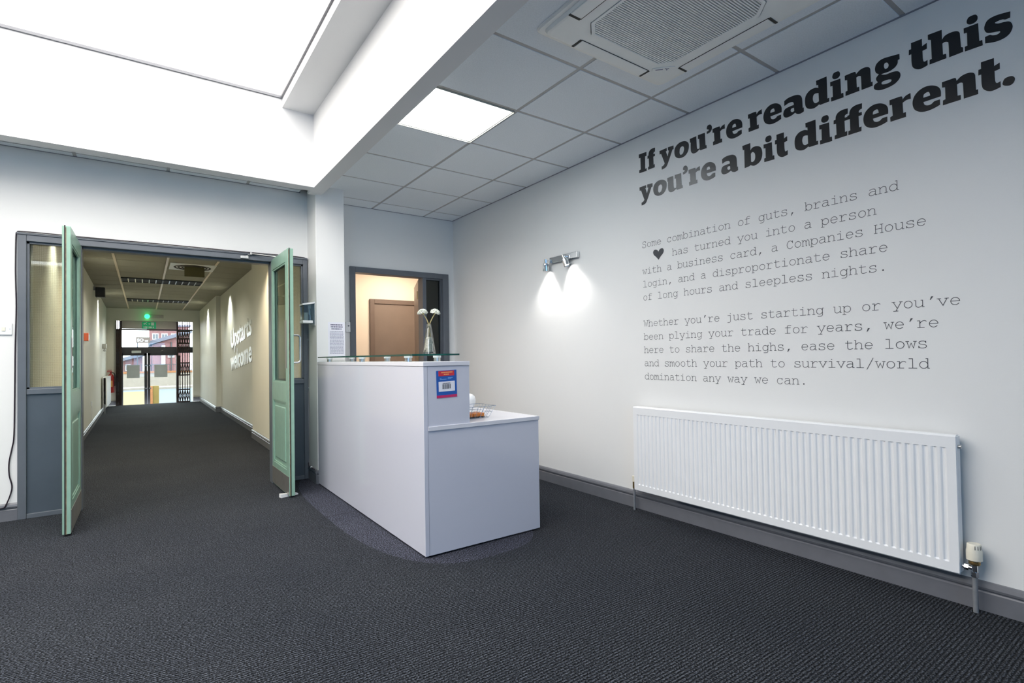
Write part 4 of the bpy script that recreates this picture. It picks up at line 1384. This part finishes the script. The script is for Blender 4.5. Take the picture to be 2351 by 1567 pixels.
def font_mesh(text, size, fat=0.0, ext=.0005, align='LEFT'):
    """text in the built-in typeface as a bmesh in the xy plane"""
    cu = bpy.data.curves.new('caption', 'FONT')
    cu.body = text; cu.size = size; cu.offset = fat; cu.extrude = ext; cu.align_x = align; cu.resolution_u = 4
    o = bpy.data.objects.new('caption', cu); COL.objects.link(o)
    dg = bpy.context.evaluated_depsgraph_get()
    me = bpy.data.meshes.new_from_object(o.evaluated_get(dg))
    bm = bmesh.new(); bm.from_mesh(me)
    bpy.data.objects.remove(o); bpy.data.curves.remove(cu); bpy.data.meshes.remove(me)
    return bm


# metallic welcome lettering in the corridor, rising slightly
cl = thing('wall_lettering', 'pale raised two-line welcome lettering on the right corridor wall', 'wall lettering', (1.395, 10.3, 1.4))
for tx, yb, zb, ln in (('Upstarts', 11.48, 1.37, 2.42), ('welcome', 11.50, .94, 2.45)):
    f_ = font_mesh(tx, .5, .012, .004)
    mx = max(v.co.x for v in f_.verts)
    sx = ln / mx
    bm = B()
    join(bm, f_, lambda c: (1.3945 - .004 + c.z, yb - c.x * sx, zb + c.y * .98 + .075 * c.x * sx))
    f_.free()
    obj('word', bm, 'lett', cl)

# ------------------------------------------------------------------ small things round the corridor mouth
ls = thing('light_switch', 'white square light switch on the wall left of the corridor screen', 'light switch', (-.83, YB, 1.39))
obj('face_plate', bx(-.872, -.783, YB - .010, YB, 1.343, 1.429, bev=.003), 'white', ls)
obj('rocker', bx(-.838, -.818, YB - .014, YB - .0105, 1.370, 1.400, bev=.002), 'cream', ls)
for x in (-.862, -.794):
    bm = B(); cyl(bm, (x, YB - .0112, 1.386), (x, YB - .0098, 1.386), .0035, n=10)
    obj('screw', bm, 'steel', ls)

FCY = FY0 - .012
cbm = B()
tube(cbm, smooth_path([(-.86, YB - .022, .100), (-.825, YB - .024, .102), (-.812, YB - .024, .118), (-.790, YB - .01, .190), (-.783, YB - .008, .25), (-.797, YB - .008, .33), (-.798, YB - .008, .42), (-.783, YB - .008, .52), (-.772, YB - .008, .62), (-.768, YB - .008, .95), (-.766, YB - .008, 1.25), (-.761, YB - .008, 1.55), (-.765, YB - .008, 1.80), (-.762, YB - .01, 2.06), (-.752, YB - .02, 2.094), (-.70, FCY - .002, 2.100), (-.3, FCY - .002, 2.099), (.2, FCY - .002, 2.101), (.72, FCY - .002, 2.099), (1.18, FCY - .002, 2.100), (1.268, YB - .02, 2.092), (1.2795, YB - .012, 2.06), (1.2785, YB - .012, 1.75), (1.2795, YB - .012, 1.2), (1.2785, YB - .012, .6), (1.2795, YB - .012, .25), (1.274, YB - .03, .150), (1.262, 5.10, .128), (1.263, 5.0, .130), (1.265, 4.93, .129)], 5), .0042, 8)
cb_ = tag(obj('cable', cbm, 'cable', None, True), 'thin dark cable clipped round the grey corridor screen down to the skirting', 'cable')
for x, y, z in ((1.2795, YB - .014, 1.32), (1.2795, YB - .014, .86), (1.263, 5.03, .134), (1.07, FCY - .004, 2.101)):
    obj('cable_clip', bx(x - .008, x + .008, y - .006, y + .006, z - .007, z + .007, bev=.002), 'white', cb_)

dw = thing('door_wedge', 'small white rubber wedge under the right green door leaf', 'door wedge', (.98, 4.58, 0))
bm = B()
prism(bm, [(.915, 4.59, 0), (1.055, 4.63, 0), (1.055, 4.63, .011), (.915, 4.59, .030)], None, (-.010, .036, 0))
obj('wedge_body', bm, 'white', dw)

sd = thing('dispenser', 'clear acrylic dispenser box fixed to the side of the white column', 'dispenser', (1.287, 5.0, 1.56))
bm = B()
x0, x1, y0, y1 = 1.182, 1.2865, 4.94, 5.06
prism(bm, [(x0 + .006, y0, 1.470), (x1, y0, 1.455), (x1, y0, 1.645), (x0 + .002, y0, 1.628)], None, (0, .004, 0))
prism(bm, [(x0 + .006, y1, 1.470), (x1, y1, 1.455), (x1, y1, 1.645), (x0 + .002, y1, 1.628)], None, (0, -.004, 0))
box(bm, x0 + .004, x0 + .009, y0, y1, 1.470, 1.630)
obj('casing', bm, 'clear', sd)
bm = B(); prism(bm, [(x0 - .006, y0 - .004, 1.624), (x1, y0 - .004, 1.644), (x1, y0 - .004, 1.660), (x0 - .006, y0 - .004, 1.638)], None, (0, .128, 0))
obj('lid', bm, 'white', sd)
bm = B()
box(bm, x0 - .004, x1 - .02, y0 - .003, y1 + .003, 1.462, 1.486, bev=.004)
obj('tray', bm, 'white', sd)
obj('back_plate', bx(x1 - .004, x1 + .0005, y0 - .004, y1 + .004, 1.44, 1.655, bev=.001), 'white', sd)
bm = B()
cyl(bm, (x0 + .035, 5.0, 1.487), (x0 + .035, 5.0, 1.56), .023, n=20)
ip = obj('cup_stack', bm, 'cream', sd, True)
bm = B()
tube(bm, [(x1 - .03, 4.98, 1.487), (x1 - .035, 4.985, 1.54), (x1 - .055, 4.99, 1.555)], .006, 8)
cyl(bm, (x1 - .03, 5.02, 1.487), (x1 - .03, 5.02, 1.60), .008, n=12)
obj('pump', bm, 'steel', sd, True)

YC = 4.899
pn = thing('paper_notice', 'white printed notice with lines of small text on the front of the column', 'notice', (1.471, YC, 1.31))
NX0, NX1, NZ0, NZ1 = 1.390, 1.552, 1.148, 1.472
NX1 = 1.546
obj('sheet', bx(NX0, NX1, YC - .0006, YC, NZ0, NZ1), 'paper', pn)
bm = B()
for z, a, b in ((1.443, .15, .86), (1.424, .16, .86), (1.405, .20, .80)):
    u = a
    random.seed(int(z * 1000))
    while u < b:
        l = random.uniform(.05, .11)
        box(bm, NX0 + (NX1 - NX0) * u, NX0 + (NX1 - NX0) * min(b, u + l), YC - .0012, YC - .0006, z, z + .0095); u += l + .02
obj('heading_text', bm, 'pblack', pn)
bm = B()
for k in range(19):
    z = 1.382 - .0112 * k
    u = .10
    while u < .90:
        l = random.uniform(.04, .12)
        box(bm, NX0 + (NX1 - NX0) * u, NX0 + (NX1 - NX0) * min(.92, u + l), YC - .0012, YC - .0006, z, z + .0050); u += l + .018
obj('small_text', bm, 'pgrey', pn)

eb = thing('exit_button', 'small white door release box beside the office door frame', 'door release', (1.718, YA, 1.455))
obj('button_box', bx(1.696, 1.742, YA - .022, YA, 1.405, 1.508, bev=.004), 'white', eb)
bm = B(); cyl(bm, (1.722, YA - .027, 1.470), (1.722, YA - .0215, 1.470), .0085, n=16); obj('button', bm, 'pipe', eb, True)
for z in (1.420, 1.497):
    bm = B(); cyl(bm, (1.722, YA - .0228, z), (1.722, YA - .0215, z), .003, n=8)
    obj('screw', bm, 'steel', eb)

# ------------------------------------------------------------------ corridor fittings
def louvre_light(y, label):
    t = thing('louvre_light', label, 'ceiling light', (.28, y, CZ), 'long louvred lights in the corridor ceiling')
    x0, x1, y0, y1 = -.315, .875, y - .25, y + .25
    bm = B()
    for q in ((x0, x0 + .012, y0, y1), (x1 - .012, x1, y0, y1), (x0, x1, y0, y0 + .012), (x0, x1, y1 - .012, y1), (.268, .292, y0, y1)):
        box(bm, *q, CZ - .019, CZ - .0062)
    obj('housing', bm, 'black', t)
    obj('recess_shade', bx(x0 + .012, x1 - .012, y0 + .012, y1 - .012, CZ - .0095, CZ - .0064), 'louvre', t)  # flat black sheet stands in for the shade inside the unlit louvres
    for k in range(1, 12):
        if k == 6: continue
        x = x0 + (x1 - x0) * k / 12
        obj('louvre_blade', bx(x - .007, x + .007, y0 + .012, y1 - .012, CZ - .0185, CZ - .0096), 'steel', t)


louvre_light(11.17, 'long dark louvred ceiling light in the corridor, the nearer one')
louvre_light(14.76, 'long dark louvred ceiling light in the corridor, the farther one')
cv = thing('ceiling_vent', 'square ceiling air diffuser with a round grille in the corridor', 'air vent', (.62, 9.25, CZ))
obj('face_plate', bx(.318, .905, 8.95, 9.59, CZ - .014, CZ - .004, bev=.003), 'acw', cv)
bm = B()
for r in (.245, .200, .150):
    n = 40
    A = [[bm.verts.new((.612 + q * math.cos(2 * PI * k / n), 9.27 + 1.05 * q * math.sin(2 * PI * k / n), z)) for k in range(n)] for q, z in ((r, CZ - .0145), (r - .012, CZ - .022), (r - .028, CZ - .0145))]
    for a, b in zip(A, A[1:]):
        for k in range(n):
            bm.faces.new((a[k], a[(k + 1) % n], b[(k + 1) % n], b[k]))
obj('round_grille', bm, 'acdark', cv)
obj('hanging_flap', bx(.50, .76, 9.16, 9.19, CZ - .165, CZ - .014, bev=.003), 'olive', cv)
wal = lambda y: -.685 - .115 * (y - 5.3) / 11.95       # face of the left corridor wall
spk = thing('speaker', 'small black loudspeaker high on the left corridor wall', 'speaker', (wal(12.2), 12.2, 2.43))
obj('speaker_box', bx(wal(12.2) + .03, wal(12.2) + .17, 12.11, 12.29, 2.335, 2.515, bev=.012), 'black', spk)
obj('bracket', bx(wal(12.2), wal(12.2) + .032, 12.18, 12.22, 2.46, 2.53), 'white', spk)
cp = thing('call_point', 'orange-red fire alarm call point on the left corridor wall', 'call point', (wal(10.1), 10.1, 1.52))
obj('box_body', bx(wal(10.1), wal(10.1) + .055, 10.02, 10.14, 1.46, 1.58, bev=.006), 'call', cp)
obj('glass_front', bx(wal(10.1) + .0545, wal(10.1) + .058, 10.045, 10.115, 1.485, 1.555), 'white', cp)
sn = thing('wall_sensor', 'small white sensor box on the left corridor wall', 'sensor', (wal(15.3), 15.3, 1.50))
obj('sensor_body', bx(wal(15.3), wal(15.3) + .075, 15.25, 15.35, 1.45, 1.57, bev=.015), 'white', sn)
bm = B(); lathe(bm, [(.018, 1.39), (.03, 1.41), (.018, 1.45)], (wal(15.3) + .04, 15.3, 0), 14); obj('sounder', bm, 'white', sn, True)
sk = thing('wall_socket', 'small white socket low on the left corridor wall', 'socket', (wal(11.5), 11.5, .42))
obj('face_plate', bx(wal(11.5), wal(11.5) + .012, 11.45, 11.55, .39, .47, bev=.003), 'white', sk)
bm = B(); tube(bm, [(wal(11.5) + .01, 11.5, .39), (wal(11.5) + .012, 11.5, .13)], .006); obj('flex', bm, 'white', sk)
r2 = thing('corridor_radiator', 'white panel radiator on the left corridor wall near the far end', 'radiator', (wal(15.5), 15.5, .1))
xa = wal(15.5)
obj('front_panel', bx(xa + .085, xa + .105, 14.75, 16.5, .13, .80, bev=.006), 'rad', r2)
obj('rear_panel', bx(xa + .03, xa + .045, 14.75, 16.5, .13, .80, bev=.004), 'rad', r2)
obj('top_grille', bx(xa + .03, xa + .105, 14.76, 16.49, .79, .805), 'rad', r2)
bm = B(); tube(bm, [(xa + .07, 14.70, 0), (xa + .07, 14.70, .19), (xa + .07, 14.76, .19)], .012); obj('pipe', bm, 'pipe', r2, True)
ex = thing('fire_extinguisher', 'red fire extinguisher hanging by the left end of the corridor', 'fire extinguisher', (-.70, 17.15, .36))
EX, EY = -.705, 17.12
bm = B(); lathe(bm, [(.03, .345), (.068, .35), (.07, .37), (.07, .74), (.055, .80), (.024, .83), (.02, .85)], (EX, EY, 0), 24); obj('cylinder_body', bm, 'fire', ex, True)
bm = B()
box(bm, EX - .018, EX + .018, EY - .02, EY + .02, .85, .885)
box(bm, EX - .075, EX + .03, EY - .01, EY + .01, .885, .905); box(bm, EX - .07, EX + .02, EY - .01, EY + .01, .925, .94)
obj('valve_handle', bm, 'fire', ex)
bm = B(); tube(bm, smooth_path([(EX + .02, EY - .01, .87), (EX + .075, EY - .03, .84), (EX + .088, EY - .04, .70), (EX + .085, EY - .04, .52)], 5), .013); obj('hose', bm, 'black', ex, True)
obj('printed_label', bx(EX - .040, EX + .040, EY - .0735, EY - .060, .50, .66), 'yell', ex)
el_ = thing('emergency_light', 'slim emergency light with a glowing green lamp above the street doors', 'emergency light', (.24, 17.25, 2.37))
obj('housing', bx(.02, .445, 17.20, 17.25, 2.325, 2.41, bev=.006), 'housing', el_)
bm = B()
bmesh.ops.create_uvsphere(bm, u_segments=18, v_segments=12, radius=.062)
bmesh.ops.translate(bm, verts=bm.verts, vec=(.075, 17.19, 2.365))
obj('green_lamp', bm, 'led', el_, True)
es = thing('exit_sign', 'green and white fire exit sign with a running figure above the street doors', 'exit sign', (.125, 17.25, 2.13))
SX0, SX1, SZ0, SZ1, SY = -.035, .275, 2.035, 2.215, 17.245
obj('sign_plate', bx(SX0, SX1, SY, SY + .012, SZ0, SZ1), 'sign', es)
bm = B()
q = lambda *p: prism(bm, [(SX0 + (SX1 - SX0) * u, SY - .0015, SZ0 + (SZ1 - SZ0) * v) for u, v in p], None, (0, .001, 0))
q((.10, .62), (.17, .60), (.22, .72), (.30, .60), (.34, .64), (.26, .78), (.30, .86), (.22, .90), (.10, .82), (.06, .72), (.10, .70), (.14, .78), (.18, .78))
q((.29, .90), (.34, .90), (.34, .98), (.29, .98))
q((.64, .50), (.86, .50), (.86, .95), (.64, .95))
q((.44, .66), (.52, .66), (.52, .58), (.60, .72), (.52, .86), (.52, .78), (.44, .78))
for u in (.10, .20, .30, .46, .56, .66, .78):
    q((u, .10), (u + .07, .10), (u + .07, .34), (u, .34))
obj('pictogram', bm, 'white', es)


def scissor_gate(x0, x1, n, label):
    t = thing('folding_gate', label, 'security gate', ((x0 + x1) / 2, 17.20, -.9), 'folded steel lattice gates at the street doors')
    for k in range(n + 1):
        x = x0 + (x1 - x0) * k / n
        obj('upright', bx(x - .0095, x + .0095, 17.19, 17.215, -.9, 2.235), 'gate', t)
    dx = (x1 - x0) / n
    for zc in (-.55, .18, .92, 1.60, 1.80):
        bm = B()
        for k in range(n):
            xa_ = x0 + dx * k
            for s in (1, -1):
                a = Vector((xa_, 17.188, zc - s * .16)); c = Vector((xa_ + dx, 17.188, zc + s * .16))
                tube(bm, [a, c], .009, 6)
        box(bm, x0, x1, 17.183, 17.19, zc + .15, zc + .185); box(bm, x0, x1, 17.183, 17.19, zc - .185, zc - .15)
        obj('lattice', bm, 'gate', t)
    xe = x0 if x0 > 0 else x1
    obj('lead_post', bx(xe - .022, xe + .022, 17.185, 17.225, -.9, 2.235), 'gate', t)
    obj('lock_case', bx(xe - .06, xe + .02, 17.175, 17.20, .62, .80) if x0 < 0 else bx(xe - .01, xe + .07, 17.175, 17.20, .75, 1.30), 'gate', t)


scissor_gate(-.595, -.495, 3, 'dark folding lattice gate bunched at the left of the street doors')
scissor_gate(.765, 1.055, 5, 'dark folding lattice gate bunched at the right of the street doors')

# ------------------------------------------------------------------ the street outside
GZ0 = -.95
struct('ground', bx(-60, 60, 17.45, 160, GZ0 - .3, GZ0 - .05), 'asphalt')
struct('pavement', bx(-60, .13, 17.45, 45.5, GZ0 - .05, GZ0), 'paving')
struct('pavement_far', bx(-60, 60, 49.0, 56, GZ0 - .05, GZ0 + .10), 'stone')
pp = thing('timber_post', 'orange timber post standing outside the right street door', 'post', (.34, 24, GZ0))
obj('post_body', bx(.20, .47, 24.0, 24.25, GZ0 - .05, .22, bev=.012), 'paving', pp)
obj('side_board', bx(.19, .27, 23.96, 23.998, GZ0 - .05, .21, bev=.006), 'post', pp)
gw = thing('garden_wall', 'low brick wall with pale coping across the street', 'wall', (0, 52, GZ0))
obj('brickwork', bx(-16, 30, 52, 52.3, GZ0 + .10, .22), 'stone', gw)
obj('coping', bx(-16.1, 30.1, 51.95, 52.35, .22, .36), 'post', gw)
fn_ = thing('railing', 'black iron railing standing behind the low wall across the street', 'railing', (1, 52.8, GZ0))
for k in range(40):
    x = -2.4 + k * .16
    obj('bar', bx(x - .02, x + .02, 52.78, 52.82, GZ0 + .10, .90), 'iron', fn_)
obj('top_rail', bx(-2.5, 4.0, 52.77, 52.83, .88, .93), 'iron', fn_)


def house(x0, x1, y0, y1, label, wins, roof):
    """roof: (z left, z right, thickness) of the sloping verge facing the street"""
    t = thing('house', label, 'building', ((x0 + x1) / 2, y0, GZ0))
    zl, zr, th = roof
    bm = B(); prism(bm, [(x0, y0, GZ0), (x1, y0, GZ0), (x1, y0, zr), (x0, y0, zl)], None, (0, y1 - y0, 0)); obj('walls', bm, 'brick', t)
    bm = B(); prism(bm, [(x0 - .2, y0 - .5, zl), (x1 + .2, y0 - .5, zr), (x1 + .2, y0 - .5, zr + th), (x0 - .2, y0 - .5, zl + th)], None, (0, y1 - y0 + .8, 0)); obj('roof', bm, 'slate', t)
    for (a, b, c, d) in wins:
        f_ = obj('window', bx(a, b, y0 - .06, y0 + .05, c, d), 'wpaint', t)
        mid = (a + b) / 2
        for u0, u1 in ((a + .06, mid - .03), (mid + .03, b - .06)):
            obj('pane', bx(u0, u1, y0 - .075, y0 - .06, c + .1, d - .1), 'wdark', f_)
    return t


hs = house(.62, 3.4, 56, 64, 'red brick building with a slate roof rising to the right, across the street', [(1.75, 2.25, 1.5, 2.3)], (2.65, 3.75, .32))
bm = B(); cyl(bm, (1.42, 55.9, GZ0), (1.42, 55.9, 2.6), .16, n=12); obj('drainpipe', bm, 'wpaint', hs, True)
bm = B(); cyl(bm, (2.02, 55.92, GZ0), (2.02, 55.92, 2.9), .05, n=10); obj('drainpipe', bm, 'iron', hs, True)
hl = house(-6.0, -.1, 58, 66, 'low red brick building with a pale slate roof behind the shop board', [(-1.35, -.95, .35, .95)], (-.2, 1.75, .3))
house(.5, 4.2, 70, 76, 'tall pale-windowed brick block behind the sloping slate roof', [(.75, 1.35, 3.6, 4.3), (1.6, 2.2, 3.6, 4.3), (2.5, 3.1, 3.6, 4.3)], (5.0, 5.1, .2))
sb = thing('shop_board', 'brown shop board with pale rounded letters across the street', 'sign', (-.05, 55.0, 3.0))
obj('board_panel', bx(-.55, .46, 54.9, 55.0, 2.79, 3.27), 'board', sb)
bm = B()
f_ = font_mesh('SO', .36, .015, .01); join(bm, f_, lambda c: (-.47 + c.x, 54.885 - c.z, 2.90 + c.y)); f_.free()
f_ = font_mesh('ce', .27, .01, .01); join(bm, f_, lambda c: (.06 + c.x, 54.885 - c.z, 2.90 + c.y)); f_.free()
obj('letters', bm, 'wpaint', sb)
for x in (-.45, .36):
    obj('board_post', bx(x - .04, x + .04, 55.0, 55.08, GZ0, 3.27), 'iron', sb)

# ------------------------------------------------------------------ lamps of the place, plus unseen corridor fill
light('office_lamp', 'AREA', (2.9, 6.3, 2.44), 21, (1.0, .82, .64), size=.6)
for x, y, e in ((-.56, 9.3, 70), (-.62, 13.6, 70), (1.22, 11.6, 75), (1.14, 14.9, 70)):
    light('corridor_wash_and_fill', 'SPOT', (x, y, CZ - .03), e, (.98, 1.0, .88), spot=105, blend=1.0, radius=.06)
for y in (7.0, 10.2, 13.2, 16.0):
    light('corridor_wash_and_fill', 'SPOT', (.25, y, CZ - .03), 32, (1.0, .95, .80), spot=160, blend=.6, radius=.10)  # unseen fill added to brighten the corridor, no fitting here
light('corridor_entry_lamp', 'SPOT', (.95, 7.0, CZ - .03), 70, (1.0, .80, .55), spot=120, blend=.8, radius=.05)
light('corridor_wash_and_fill', 'SPOT', (-.50, 6.5, CZ - .03), 55, (.98, 1.0, .86), spot=100, blend=1.0, radius=.05)
light('corridor_entry_lamp', 'SPOT', (-.2, 7.4, CZ - .03), 40, (1.0, .84, .60), spot=120, blend=.8, radius=.05)
